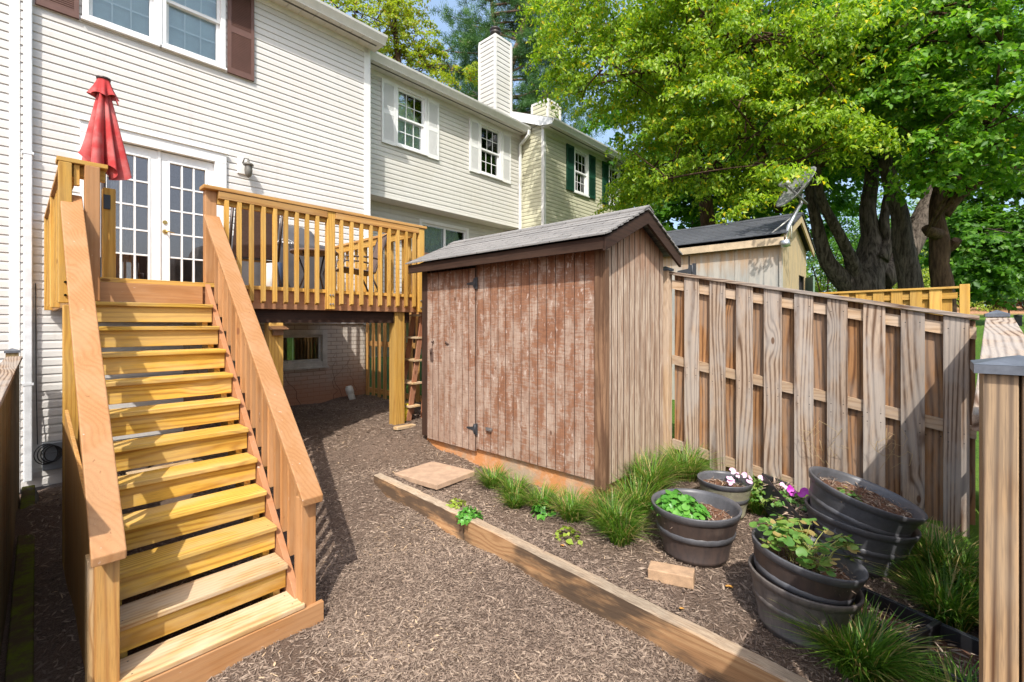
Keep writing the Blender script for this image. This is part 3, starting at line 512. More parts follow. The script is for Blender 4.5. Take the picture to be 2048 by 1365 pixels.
# sides
def side_rail(x,bx,n=19):
    MB().box(min(x,bx)-.04,max(x,bx)+.05,5.07,7.82,ZC-.034,ZC).build('cap_rail',wood('honey','y'),dk,.004)
    MB().box(x-.02,x+.02,5.07,7.82,3.07,ZC-.036).build('top_rail',wood('yellow','y'),dk,.003)
    for i in range(n):
        y=5.14+i*(2.6/(n-1)); h=.018; MB().prism([(bx-h,2.125),(bx-h,3.13),(bx+h,3.13),(bx+h,2.145)],y-h,y+h,'y').build('baluster',wood('yellow','z'),dk)
side_rail(.315,.275); side_rail(3.60,3.562+.1)
post(.235,.325,6.36,6.45,2.08,ZC-.036,'yellow',dk,'rail_post'); post(.235,.325,7.70,7.79,2.08,ZC-.036,'yellow',dk,'rail_post'); post(3.56,3.65,6.4,6.49,2.3,ZC-.036,'yellow',dk,'rail_post'); post(3.56,3.65,7.7,7.79,2.3,ZC-.036,'yellow',dk,'rail_post')
# left front return
post(.225,.30,4.90,4.99,2.08,ZC-.036,'yellow',dk,'rail_post'); bolts(.262,4.895,(2.14,2.24),.0)
MB().box(.215,.51,4.90,5.06,ZC-.034,ZC).build('cap_rail',wood('yellow','x'),dk,.004)
MB().box(.302,.50,4.962,5.0,3.07,ZC-.036).build('top_rail',wood('yellow','x'),dk,.003)
post(.31,.345,4.925,4.96,3.0,ZC-.036,'yellow',dk,'baluster')
post(.37,.46,4.88,4.96,2.1,ZC-.037,'stain',dk,'rail_post')
post(.50,.58,5.10,5.20,2.30,3.06,'yellow',dk,'rail_post'); MB().box(.50,.545,5.088,5.099,2.88,3.0).build('latch_plate',M['black'],dk,.003)
tag(MB().box(1.805,1.90,4.99,5.045,1.80,1.86).prism([(4.93,1.86),(4.93,1.872),(5.045,1.90),(5.045,1.86)],1.77,1.93,'x').build('solar_light',flat('copper_lamp',(.22,.11,.05),.45,.3),None,.002),'small bronze solar light fixed to the middle deck post under the deck','lamp')
m=MB(); m.box(3.12,3.42,4.78,4.86,0,.035); o=m.build('scrap_board',wood('worn','x'),None,.004); o.location.z=g(3.27,4.82)+.02; o.rotation_euler=(0,.05,.15); tag(o,'short scrap of lumber lying at the foot of the right deck post','board')
# ---------- staircase ----------
st=thing('wooden_staircase',(.75,3.9,0),'wide yellow wooden staircase with orange-brown handrails leading up to the deck','staircase')
r=.19; run=.1817; SX0,SX1=.335,1.19
for k in range(1,12):
    z=(12-k)*r; yn=2.866+(11-k)*run; kind='worn' if k>=10 else 'tread'
    x1=SX1+(.03 if k==11 else 0)
    MB().box(SX0,x1,yn,yn+run+.045,z-.032,z).build('tread',wood(kind,'x'),st,.006)
    if k<11: MB().box(SX0,x1-.005,yn+.03,yn+.062,z-.157,z-.033).build('riser',wood('tread','x'),st,.003)
MB().box(SX0-.08,1.335,2.86,2.895,-.06,.155).build('riser',wood('stain','x'),st,.004)
MB().box(.35,1.17,4.94,4.974,2.09,2.26).build('riser',wood('stain','x'),st,.004)
y0,zz0=2.90,r; sl_=r/run
def stringer(x0,x1,kind,drop=.26,lift=.0):
    ya,yb=2.90,4.96; f=lambda y:r+(y-2.866)*sl_
    MB().prism([(ya,-.06),(ya,f(ya)-.03+lift),(yb,f(yb)-.03+lift),(yb,f(yb)-drop-.1),(ya+.25,-.06)],x0,x1,'x').build('stringer',wood(kind,'y'),st,.003)
stringer(1.192,1.232,'stain2',.3,-.06); stringer(.295,.318,'honey',.3,.02)
for x in(1.12,.36):
    m=MB()
    for k in range(1,12):
        z=(12-k)*r-.034; yn=2.866+(11-k)*run+.064; m.box(x,x+.04,yn,yn+run+.01,z-.30,z)
    m.build('stringer',wood('tread','y'),st)
for x in(1.205,): post(x,x+.09,2.885,2.975,g(1.25,2.9)-.08,.83,'stain',st,'newel_post')
post(.255,.345,2.90,2.99,-.1,.83,'honey',st,'newel_post'); post(.23,.257,2.93,3.03,-.1,.80,'worn',st,'newel_board')
hz=lambda y:.875+(y-2.86)*.972
def handrail(x0,x1,kind):
    ya,yb=2.83,4.98; m=MB(); m.prism([(ya,hz(ya)-.045),(ya-.005,hz(ya)),(yb,hz(yb)),(yb,hz(yb)-.045)],x0,x1,'x'); m.build('handrail',wood(kind,'y'),st,.006)
handrail(.235,.362,'stain'); handrail(1.185,1.315,'stain')
for x,kk in((1.272,'stain'),(.28,'stain')):
    MB().prism([(2.98,hz(2.98)-.14),(2.98,hz(2.98)-.05),(4.95,hz(4.95)-.05),(4.95,hz(4.95)-.14)],x+.002,x+.036,'x').build('sub_rail',wood(kk,'y'),st,.003)
for i in range(16):
    y=3.05+i*.118; zb=r+(y-2.866)*sl_-.13; m=MB(); x=1.235; h=.018; m.prism([(y-h,zb),(y-h,hz(y-h)-.052),(y+h,hz(y+h)-.052),(y+h,zb)],x,x+.034,'x'); m.build('baluster',wood('stain','z'),st)
    x=.32; m=MB(); m.prism([(y-h,zb),(y-h,hz(y-h)-.052),(y+h,hz(y+h)-.052),(y+h,zb)],x,x+.034,'x'); m.build('baluster',wood('stain','z'),st)
MB().prism([(3.0,-.12),(3.0,.72),(3.45,.95),(4.98,1.25),(5.03,-.12)],.262,.284,'x').build('side_panel',wood('honey','z'),st,.003)
# closing boards on the left flank
for i,(ya,yb) in enumerate(((3.0,3.14),(3.15,3.30),(3.31,3.46),)):
    pass
# ---------- umbrella ----------
ux,uy=.60,6.1; um=thing('patio_umbrella',(ux,uy,DZ),'closed faded red patio umbrella standing on the deck behind the left railing','umbrella')
vs=[];fs=[];n=96;K=22
for j in range(K+1):
    tt=j/K; zz=.90-.84*tt
    for i in range(n):
        a=2*math.pi*i/n; base=.035+.172*tt**1.02; amp=.16+.46*tt; f=abs(math.sin(a*4+.35*math.sin(a*2+1)+.25*math.sin(tt*3)))**.8
        rr=base*(1-amp*(1-f)*1.5+.12*math.sin(a*3+2)); zd=.07*tt**8*math.sin(a*4+1)+.05*tt**6*math.sin(a*2+.6)
        vs.append((rr*math.cos(a),rr*math.sin(a),zz+zd))
for j in range(K):
    for i in range(n): fs.append((j*n+i,j*n+(i+1)%n,(j+1)*n+(i+1)%n,(j+1)*n+i))
b=MB(); b.add([(x,y,z+1.12) for x,y,z in vs],fs,True); cn=b.build('canopy',M['red'],um,local=True,origin=(0,0,1.75)); 
vs=[];n=64;K=8
for j in range(K+1):
    tt=j/K
    for i in range(n):
        a=2*math.pi*i/n; rr=.050+.045*tt**1.1; rr*=1+.30*tt*math.sin(a*7+.8)+.1*tt*math.sin(a*3); vs.append((rr*math.cos(a),rr*math.sin(a),2.07-.17*tt+.02*tt*math.sin(a*5)))
fs=[(j*n+i,j*n+(i+1)%n,(j+1)*n+(i+1)%n,(j+1)*n+i) for j in range(K) for i in range(n)]+[tuple(range(n))]
b=MB(); b.add(vs,fs,True); b.build('vent_cap',M['red'],um,local=True,origin=(0,0,1.74))
MB().tube([(0,0,0),(0,0,2.05)],.019,12).build('pole',M['bronze'],um,local=True); MB().lathe([(0,0),(.055,0),(.06,.02),(.02,.03),(0,.03)],16,base=(0,0,2.07)).build('finial',M['bronze'],um,local=True)
MB().lathe([(.23,0),(.23,.03),(.10,.07),(.03,.10),(.03,.3),(0,.3)],28).build('base',M['black'],um,local=True)
b=MB(); b.beam((.085,-.05,1.90),(.105,-.06,1.84),.035,.005,(1,0,0)); b.build('tie_strap',M['red'],um,local=True)
# ---------- deck furniture ----------
def sling_chair(x,y,rz,label,tilt=0):
    c=thing('sling_chair',(x,y,DZ),label,'chair','brown sling chairs on the deck',rz); c.scale=(.88,.88,.82)
    # high back chair, back at +y side local facing -y ... origin floor centre
    def L(name,mb,mat): return mb.build(name,mat,c,local=True)
    T=Matrix.Rotation(tilt,4,'X'); q=lambda p:tuple(T@Vector(p))
    L('sling_back',MB().add([q((-.24,.20,.42)),q((.24,.20,.42)),q((.24,.36,1.04)),q((-.24,.36,1.04)),q((-.24,.212,.42)),q((.24,.212,.42)),q((.24,.372,1.04)),q((-.24,.372,1.04))],[(0,1,2,3),(7,6,5,4),(0,4,5,1),(3,2,6,7)]),M['sling'])
    L('sling_seat',MB().add([q((-.24,-.28,.44)),q((.24,-.28,.44)),q((.24,.22,.40)),q((-.24,.22,.40)),q((-.24,-.28,.428)),q((.24,-.28,.428)),q((.24,.22,.388)),q((-.24,.22,.388))],[(0,1,2,3),(7,6,5,4),(0,4,5,1)]),M['sling'])
    for s in(-.27,.27):
        L('side_frame',MB().tube([q((s,-.30,0)),q((s,-.28,.43)),q((s,-.24,.62)),q((s,.10,.64)),q((s,.26,.62))],.014,8),M['bronze'])
        L('back_frame',MB().tube([q((s,-.30,.44)),q((s,.20,.40)),q((s,.37,1.06))],.016,8),M['bronze'])
        L('leg',MB().tube([q((s,.12,.41)),q((s,.32,0))],.014,8),M['bronze'])
    L('cross_bar',MB().tube([q((-.27,.365,1.05)),q((.27,.365,1.05))],.014,8),M['bronze']); L('cross_bar',MB().tube([q((-.27,.2,.42)),q((.27,.2,.42))],.014,8),M['bronze'])
    return c
sling_chair(1.74,5.52,R(178),'high backed brown sling chair with its back to the railing, nearest the stairs')
sling_chair(3.12,5.75,R(-105),'high backed brown sling chair leaning at the right end of the deck',-.05)
gr=thing('covered_grill',(2.45,6.55,DZ),'barbecue grill under a dark grey cover on the deck behind the railing','grill'); gr.scale=(1,1,.86)
vs=[];n=60
prof=[(0,1.0,1.0),(.35,1.0,1.0),(.66,1.02,1.02),(.80,1.03,1.03),(.84,.98,1.0),(.86,.66,.92),(.98,.62,.85),(1.08,.55,.62),(1.13,.42,.34),(1.14,.0,.0)]
for z,sx,sy in prof:
    for i in range(n):
        a=2*math.pi*i/n; e=.38; cx=abs(math.cos(a))**e*math.copysign(1,math.cos(a)); sn=abs(math.sin(a))**e*math.copysign(1,math.sin(a)); w=1+.035*math.sin(a*13+z*3)*(1-z)
        vs.append((.68*sx*cx*w,.31*sy*sn*w,z))
b=MB(); b.add(vs,[(j*n+i,j*n+(i+1)%n,(j+1)*n+(i+1)%n,(j+1)*n+i) for j in range(len(prof)-1) for i in range(n)],True); b.build('cover',M['cover'],gr,local=True)
b=MB(); pts=[(.10*math.cos(a)-.06,-.345,.80+.06*math.sin(a)) for a in [math.pi*k/12 for k in range(13)]]; b.tube(pts,.004,5)
for k in range(5): b.beam((-.13+k*.035,-.345,.80),(-.13+k*.035,-.345,.825),.018,.004,(0,1,0))
b.tube([(-.06,-.345,.83),(-.06,-.345,.85),(-.04,-.345,.84)],.007,5); b.build('cover_emblem',M['white'],gr,local=True)
tb=thing('side_table',(2.50,5.62,DZ),'low brown slatted table in front of the covered grill','table')
b=MB(); b.lathe([(0,.50),(.27,.50),(.28,.515),(.27,.53),(0,.53)],28); b.build('table_top',M['sling'],tb,local=True)
for k in range(4):
    a=k*math.pi/2+.6; MB().tube([(.22*math.cos(a),.22*math.sin(a),.5),(.12*math.cos(a),.12*math.sin(a),.25),(.24*math.cos(a),.24*math.sin(a),0)],.011,7).build('leg',M['bronze'],tb,local=True)
fu=thing('folded_umbrella_cloth',(2.13,6.0,DZ),'narrow furled white and navy fabric standing beside the grill cover','umbrella')
MB().lathe([(.0,0),(.05,.02),(.06,.3),(.035,.62),(.0,.66)],14,wob=lambda a,z:.2*math.sin(a*3)).build('white_cloth',M['white'],fu,local=True)
MB().lathe([(.0,0),(.05,.02),(.06,.2),(.05,.4),(.0,.42)],14,base=(.09,.02,0)).build('navy_cloth',flat('navy_cloth',(.03,.05,.10),.8),fu,local=True)

# ---------- shed ----------
M['groove']=flat('groove_dark',(.09,.05,.034),.9,var=.3,scale=20)  # groove faces get their own colour, darker than the panels
t=NT('weathered_end_panel'); v=t.coord(); sp=t.add('SeparateXYZ'); t.put(sp.inputs[0],v); g1=t.noise(t.mapping(v,(1,1,.07)),42,5,.7,.8); g2=t.noise(t.mapping(v,(1,1,.35)),10,4,.65)
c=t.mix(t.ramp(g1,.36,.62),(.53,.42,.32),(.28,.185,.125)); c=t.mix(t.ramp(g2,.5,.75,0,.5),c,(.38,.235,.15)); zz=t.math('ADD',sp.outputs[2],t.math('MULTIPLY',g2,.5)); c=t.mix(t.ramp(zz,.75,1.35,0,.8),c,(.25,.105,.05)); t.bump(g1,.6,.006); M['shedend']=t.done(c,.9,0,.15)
sh=thing('garden_shed',(3.82,3.2,.45),'weathered wooden garden shed with peeling plywood doors beside the paver','shed')
X0,X1_,Ya,Yb=3.245,4.40,2.0,4.42; ZB=.63; ZE=2.56
MB().box(X0+.035,X1_-.03,Ya+.035,Yb-.03,.1,ZB+.05).build('plinth',M['plinth'],sh,.01)
def grooved(mb,axis,a0,a1,c,out,z0,z1,pitch=.1016,gw=.007,gd=.008,top=None,gm=None):
    mb0=mb
    a=a0
    while a<a1-1e-6:
        b=min(a+pitch,a1)
        for p,q,dep in((a,min(a+gw,b),gd),(a+gw,b,0)):
            if q-p<1e-4: continue
            mb=gm if (gm is not None and dep) else mb0
            zt=[top(p),top(q)] if top else [z1,z1]; e=c-out*dep
            P=(lambda s,z,d:(d,s,z)) if axis=='y' else (lambda s,z,d:(s,d,z))
            mb.add([P(p,z0,e),P(q,z0,e),P(q,zt[1],e),P(p,zt[0],e)],[(0,1,2,3)])
            if dep: mb.add([P(p,z0,c),P(p,z0,e),P(p,zt[0],e),P(p,zt[0],c)],[(0,1,2,3)]); mb.add([P(q,z0,c),P(q,z0,e),P(q,zt[1],e),P(q,zt[1],c)],[(0,1,2,3)])
        a=b
YD=3.50
m=MB(); gm=MB(); grooved(m,'y',Ya+.06,YD-.004,X0,-1,ZB-.005,ZE,gm=gm); m.box(X0+.010,X0+.03,Ya+.02,YD-.004,ZB,ZE); o=m.build('front_panel',M['shedfront'],sh); gm.build('groove',M['groove'],o)
m=MB(); gm=MB(); grooved(m,'y',YD,Yb-.10,X0-.010,-1,ZB-.03,ZE-.06,gm=gm); m.box(X0+.000,X0+.009,YD,Yb-.10,ZB-.03,ZE-.06); dr=m.build('door',M['sheddoor'],sh); gm.build('groove',M['groove'],dr)
MB().box(X0-.012,X0+.03,Yb-.098,Yb,ZB-.01,ZE).build('corner_trim',wood('fascia','z'),sh,.004)
m=MB(); m.box(X0-.02,X0+.02,Ya-.02,Ya+.055,ZB-.06,ZE-.02); m.box(X0-.018,X0+.05,Ya-.045,Ya-.021,ZB-.06,ZE-.04); m.build('corner_trim',wood('trimwood','z'),sh,.004)
MB().box(X0+.02,X0+.03,YD-.004,YD+.0,ZB,ZE-.05).build('door_gap',M['dark'],sh)
XM=(X0+X1_)/2; RZ=2.93; RP=(RZ-2.60)/(XM-X0+.14); tp=lambda x:RZ-.05-abs(x-XM)*RP
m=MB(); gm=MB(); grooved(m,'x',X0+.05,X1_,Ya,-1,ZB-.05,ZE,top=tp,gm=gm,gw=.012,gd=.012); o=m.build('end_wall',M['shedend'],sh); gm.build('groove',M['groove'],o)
m=MB(); m.add([(X0,Yb,ZB),(X1_,Yb,ZB),(X1_,Yb,tp(X1_)),(XM,Yb,tp(XM)),(X0,Yb,tp(X0))],[(0,1,2,3,4)]); m.add([(X1_,Ya,ZB),(X1_,Yb,ZB),(X1_,Yb,tp(X1_)),(X1_,Ya,tp(X1_))],[(0,1,2,3)]); m.build('back_wall',wood('shedside','z'),sh)
# roof courses
def shed_roof(par,xl,xr,ya,yb,zr,sl,mat,rows=8,th=.018):
    xm=(xl+xr)/2; m=MB()
    for sgn,xe in((-1,xl),(1,xr)):
        Lh=abs(xe-xm)
        for k in range(rows):
            a=Lh*k/rows; b=Lh*(k+1)/rows+.01; za=zr-a*sl+.004; zb=zr-b*sl+.009
            xa=xm+sgn*a; xb=xm+sgn*b; jit=0
            vs=[(xa,ya,za),(xb,ya,zb),(xb,ya,zb-.012),(xa,ya,za-.02),(xa,yb,za),(xb,yb,zb),(xb,yb,zb-.012),(xa,yb,za-.02)]
            m.add(vs,[(0,1,5,4),(1,2,6,5),(0,3,2,1),(4,5,6,7),(3,7,6,2)])
    m.prism([(xm-.09,zr-.09*sl+.018),(xm,zr+.022),(xm+.09,zr-.09*sl+.018),(xm+.09,zr-.09*sl+.01),(xm,zr+.008),(xm-.09,zr-.09*sl+.01)],ya-.005,yb+.005,'y')
    return m.build('roof',mat,par,origin=(0,0,0))
RR=shed_roof(sh,X0-.165,X1_+.13,Ya-.14,Yb+.10,RZ+.02,RP,M['shingle'])
FB=wood('fascia','y'); xe=X0-.145; ze=RZ+.0-(XM-xe)*RP
MB().box(xe,xe+.022,Ya-.12,Yb+.08,ze-.095,ze).build('fascia',FB,sh,.003)
m=MB()
for sgn in(-1,1):
    xa=XM; xb=XM+sgn*(XM-xe-.0); za=RZ-.004; zb=RZ-.004-(XM-xe)*RP
    m.add([(xa,Ya-.125,za),(xb,Ya-.125,zb),(xb,Ya-.125,zb-.105),(xa,Ya-.125,za-.115),(xa,Ya-.10,za),(xb,Ya-.10,zb),(xb,Ya-.10,zb-.105),(xa,Ya-.10,za-.115)],[(0,1,2,3),(7,6,5,4),(0,4,5,1),(3,2,6,7),(1,5,6,2),(0,3,7,4)])
m.build('rake_board',wood('fascia','x'),sh,.003)
MB().add([(X0-.145,Ya-.12,ze-.02),(X0+.02,Ya-.12,ze+.16*RP-.02),(X0+.02,Yb,ze+.16*RP-.02),(X0-.145,Yb,ze-.02)],[(0,1,2,3)]).build('eave_soffit',wood('fascia','y'),sh)
def hinge(par,x,y,z):
    m=MB(); m.prism([(y+.005,z-.045),(y+.005,z+.045),(y+.02,z+.055),(y+.035,z+.018),(y+.125,z+.008),(y+.13,z-.008),(y+.035,z-.018),(y+.02,z-.055)],x-.012,x-.007,'x'); m.prism([(y-.035,z-.06),(y-.035,z+.06),(y-.0,z+.06),(y-.0,z-.06)],x-.012,x-.007,'x'); m.tube([(x-.012,y,z-.05),(x-.012,y,z+.05)],.008,8); return m.build('hinge',flat('hinge_iron',(.055,.058,.065),.5,.4),par)
hinge(sh,X0-.004,YD,2.34); hinge(sh,X0-.004,YD,.83)
m=MB(); m.box(X0-.02,X0-.008,3.25,3.34,.86,.875); m.box(X0-.028,X0-.006,3.26,3.33,.845,.86); m.build('small_vent',M['steel'],sh)
m=MB(); m.tube([(X0-.02,4.22,1.64),(X0-.04,4.22,1.62),(X0-.035,4.22,1.58)],.010,7); m.box(X0-.025,X0-.006,4.20,4.245,1.50,1.60); m.tube([(X0-.01,4.2,1.72),(X0-.035,4.2,1.71)],.012,8); m.build('latch',flat('rusty_iron',(.10,.06,.045),.8),sh)
m=MB(); m.tube([(X0-.008,3.98,1.70),(X0-.03,3.96,1.72),(X0-.008,3.93,1.69)],.010,7); m.build('pull_handle',flat('rusty_iron',(.10,.06,.045),.8),sh)
# ---------- ladder ----------
ld=thing('wooden_ladder',(3.66,5.25,g(3.66,5.2)),'old reddish wooden step ladder leaning between the deck post and the shed','ladder')
zb=g(3.66,5.2)
for dx in(0,.36): MB().beam((3.52+dx*.25,5.1+dx,zb),(3.72+dx*.15,5.02+dx*.8,zb+1.55),.022,.07,(1,0,0)).build('side_rail',wood('ladder','z'),ld,.003)
for k in range(5):
    f=(.18+.3*k)/1.55; MB().box(3.46+.2*f,3.63+.2*f,5.0+.02,5.0+.46-.1*f,zb+.18+.3*k,zb+.205+.3*k).build('step',wood('worn','y'),ld,.003)
m=MB(); m.beam((3.75,5.12,zb),(3.84,5.04,zb+1.5),.02,.045,(1,0,0)); m.beam((3.80,5.42,zb),(3.86,5.3,zb+1.5),.02,.045,(1,0,0)); m.build('rear_leg',wood('ladder','z'),ld)
o=MB().tube([(3.50,5.15,zb),(3.53,5.14,zb+.22)],[.045,.035],10).build('yellow_bottle',flat('yellow_plastic',(.65,.52,.02),.4),None); tag(o,'small yellow plastic container at the foot of the ladder','container')
m=MB(); m.tube([(4.02,7.5,g(4,7.5)-.02),(3.98,7.56,g(4,7.5)+.17)],.055,18); m.tube([(3.993,7.535,g(4,7.5)+.10),(3.975,7.565,g(4,7.5)+.21)],.065,18); m.tube([(3.978,7.562,g(4,7.5)+.19),(3.972,7.57,g(4,7.5)+.235)],.05,18); o=m.build('drain_pipe',M['pvc'],None); tag(o,'white plastic drain pipe sticking out of the mulch by the brick wall','pipe')
# ---------- fences ----------
def fence_run(name,label,P0,P1,z0,z1,zt0,zt1,kf,kb,side,pitch=.232,bw=.14,post_ends=(1,1),group=None,rails=3,cap=True,lowrail=.28,gaptop=.09,frail='honey',ph=.1,solid=False):
    P0=Vector(P0);P1=Vector(P1); d=(P1-P0); Ln=d.length; d.normalize(); nr=Vector((-d.y,d.x))*side
    F=thing(name,(P0.x,P0.y,z0),label,'fence',group)
    def at(s,off): return P0+d*s+nr*off
    gzl=lambda s:z0+(z1-z0)*s/Ln; top=lambda s:zt0+(zt1-zt0)*s/Ln
    ax='y' if abs(d.y)>abs(d.x) else 'x'
    def slab(s0,s1,o0,o1,za0,zb0,za1,zb1,nm,mat,bev=.003):
        pts=[]; 
        for s,za,zb in((s0,za0,zb0),(s1,za1,zb1)):
            for o in(o0,o1):
                p=at(s,o)
                for z in(za,zb): pts.append((p.x,p.y,z))
        return MB().add(pts,[(0,1,3,2),(4,6,7,5),(0,4,5,1),(2,3,7,6),(0,2,6,4),(1,5,7,3)]).build(nm,mat,F,bev)
    for k in range(rails):
        f=[gaptop,.5,1-lowrail*.35][k] if rails==3 else [gaptop,1-lowrail][k]
        f=[.055,.475,.945][k] if rails==3 else f
        zz=lambda s:top(s)-(top(s)-gzl(s))*f
        slab(0,Ln,-.019,.019,zz(0)-.045,zz(0)+.045,zz(Ln)-.045,zz(Ln)+.045,'rail',wood(frail,ax),0)
    if cap: slab(-.01,Ln+.01,-.06,.062,top(0)-.0,top(0)+.032,top(Ln)-.0,top(Ln)+.032,'cap_board',wood('grey' if kf!='yellow' else 'yellow',ax))
    s=ph+.0; i=0
    while s+bw<Ln-.01:
        j=random.uniform(-.006,.006); t0=random.uniform(-.004,.004)
        slab(s+j,s+bw+j,.021,.040,gzl(s)-.05,top(s)-.001,gzl(s+bw)-.05,top(s+bw)-.001,'board',wood(kf,'z'),.002)
        s+=pitch
    s=ph-pitch/2
    while s+bw<Ln+.08:
        a=max(s,.0); b=min(s+bw,Ln)
        if b-a>.02: slab(a,b,-.040,-.021,gzl(a)-.05,top(a)-.001,gzl(b)-.05,top(b)-.001,'board',wood(kb,'z'),.002)
        s+=pitch
    return F,at
# right hand property fence
PA=(4.56,1.97);PB=(4.74,-.22)
F1,at=fence_run('board_fence','weathered shadowbox board fence running from the shed corner toward the camera, behind the flower pots','' or PA,PB,.60,.22,2.42,1.945,'grey','orange',-1,post_ends=(1,1),pitch=.236,ph=.13,frail='rail')
def fpost(x,y,zb,zt,w,par,kind='post',cap=True):
    h=w/2; p=MB().box(x-h,x+h,y-h,y+h,zb,zt).build('fence_post',wood(kind,'z'),par,.005)
    if cap:
        c=MB(); e=h+.012; c.box(x-e,x+e,y-e,y+e,zt,zt+.022); c.add([(x-e,y-e,zt+.0225),(x+e,y-e,zt+.0225),(x+e,y+e,zt+.0225),(x-e,y+e,zt+.0225),(x,y,zt+.05)],[(0,1,4),(1,2,4),(2,3,4),(3,0,4)]); c.build('post_cap',M['cap'],par)
    return p
fpost(4.52,2.03,.4,2.46,.10,F1,'rail')
# far stretch of the same line, behind the shed and beside the deck
F3,_=fence_run('picket_fence','tall open picket fence under and beyond the right end of the deck',(4.46,7.82),(4.52,4.55),.60,.60,2.42,2.42,'honey','old',-1,pitch=.19,bw=.09,ph=.05)
fpost(4.47,6.0,.4,2.5,.1,F3,'old')
# rear fence to the right of the camera with near and far posts
FR=thing('rear_fence',(3,-.2,.1),'weathered rear fence with a sloping cap rail and big capped post at the right edge','fence')
nx_,ny_=1.262,-.115; fx,fy=4.83,-.33
MB().prism([(nx_-.05,ny_-.05),(nx_-.05,ny_-.0),(nx_-.02,ny_+.003),(nx_-.05,ny_+.005),(nx_-.05,ny_+.05),(nx_+.05,ny_+.05),(nx_+.05,ny_-.05)],-.2,1.828,'z').build('fence_post',wood('post','z'),FR,.004)
c=MB(); e=.062; c.box(nx_-e,nx_+e,ny_-e,ny_+e,1.829,1.845); c.add([(nx_-e,ny_-e,1.8455),(nx_+e,ny_-e,1.8455),(nx_+e,ny_+e,1.8455),(nx_-e,ny_+e,1.8455),(nx_,ny_,1.862)],[(0,1,4),(1,2,4),(2,3,4),(3,0,4)]); c.build('post_cap',M['cap'],FR)
fpost(fx,fy,.0,1.97,.10,FR,'grey')
MB().beam((nx_+.05,ny_-.01,1.72),(fx-.05,fy-.01,1.945),.14,.036).build('cap_rail',wood('grey','x'),FR,.004)
for f in(.1,.95,): pass
for zf in(.08,.5,.9): MB().beam((nx_+.05,ny_-.005,1.66-1.5*zf),(fx-.05,fy-.005,1.88-1.65*zf),.035,.088).build('rail',wood('grey','x'),FR,.003)
n=30
for i in range(n):
    f=(i+.5)/n; x=nx_+.1+(fx-nx_-.2)*f; yb=ny_+(fy-ny_)*f; sd=1 if i%2 else -1; z1=1.70+.222*f
    MB().box(x-.068,x+.068,yb+sd*.028-.008,yb+sd*.028+.008,g(x,yb)-.05,z1).build('board',wood('grey','z'),FR,.002)
# yellow fence further right
F2,_=fence_run('new_board_fence','newer yellow board fence in the next yard, in front of the large trees','' or (9.42,1.95),(9.45,-.25),.66,.64,2.42,2.44,'yellow','yellow',-1,pitch=.226,ph=.08,frail='yellow')
fpost(9.46,-.32,.4,2.50,.11,F2,'yellow',False); fpost(9.42,1.98,.4,2.44,.11,F2,'yellow',False)
# left fence
FL,_=fence_run('old_fence','dark mossy old fence with a capped post at the left edge','' or (-.005,7.45),(-.13,2.6),-.05,-.05,1.53,1.5,'old','old',1,pitch=.16,bw=.14,ph=.02,frail='old',cap=True)
fpost(-.02,7.5,-.1,1.60,.10,FL,'old')
o=MB().box(-.0,.105,0,4.6,-.09,.055).build('landscape_timber',wood('old','y'),None,.01); o.location=(.055,5.35,-.01); o.rotation_euler=(0,0,-.022)
t=NT('mossy_timber'); v=t.coord(); n=t.noise(v,7,5,.7); t.bump(t.noise(v,60,4,.7),.9,.01); o.data.materials[0]=t.done(t.mix(t.ramp(n,.4,.62),(.10,.075,.04),(.13,.15,.02)),1,0,.1); tag(o,'long moss covered landscape timber on the ground beside the left fence','timber')
# timber edging
def edge(y0,y1,x0,x1,z0,z1,label,w=.09,h=.20):
    v=[];n=24; rr=random.Random(3)
    for i in range(n+1):
        f=i/n; y=y0+(y1-y0)*f; x=x0+(x1-x0)*f; z=z0+(z1-z0)*f+rr.uniform(-.003,.003); j=rr.uniform(-.002,.002)
        v+=[(x-w/2+j,y,z-h),(x-w/2+j,y,z-.008),(x-w/2+.01,y,z),(x+w/2-.012,y,z+rr.uniform(-.003,.003)),(x+w/2,y,z-.01),(x+w/2,y,z-h)]
    f=[(i*6+k,i*6+(k+1)%6,(i+1)*6+(k+1)%6,(i+1)*6+k) for i in range(n) for k in range(6)]+[tuple(range(6)),tuple(range(n*6,n*6+6))[::-1]]
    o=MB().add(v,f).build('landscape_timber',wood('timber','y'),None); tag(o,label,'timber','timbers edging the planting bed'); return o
edge(4.02,2.72,2.415,2.43,.45,.40,'far shorter timber edging the bed beside the paver'); edge(2.71,.15,2.432,2.44,.40,.27,'long split timber edging the bed, running to the bottom edge of the photo')
# paver, brick
def slab_(name,x,y,z,sx,sy,sz,rz,mat,label,cat,tilt=(0,0)):
    m=MB(); n=10; m.box(-sx/2,sx/2,-sy/2,sy/2,-sz,0); o=m.build(name,mat,None,.006,origin=(0,0,0)); o.location=(x,y,z); o.rotation_euler=(tilt[0],tilt[1],rz); return tag(o,label,cat)
M['paver']=flat('sandstone_paver',(.42,.285,.19),.9,var=.16,scale=9,bump=.35); M['brickm']=flat('sandy_brick',(.42,.27,.16),.9,var=.2,scale=14,bump=.4)
slab_('patio_paver',2.80,3.62,g(2.8,3.6)+.045,.50,.62,.05,.07,M['paver'],'flat square tan paver on the mulch in front of the shed door','paver',(-.03,0))
slab_('edging_brick',2.80,1.22,g(2.8,1.22)+.07,.125,.27,.075,.30,M['brickm'],'single tan brick lying on the mulch between the timber edging and the pots','brick',(-.03,.02))
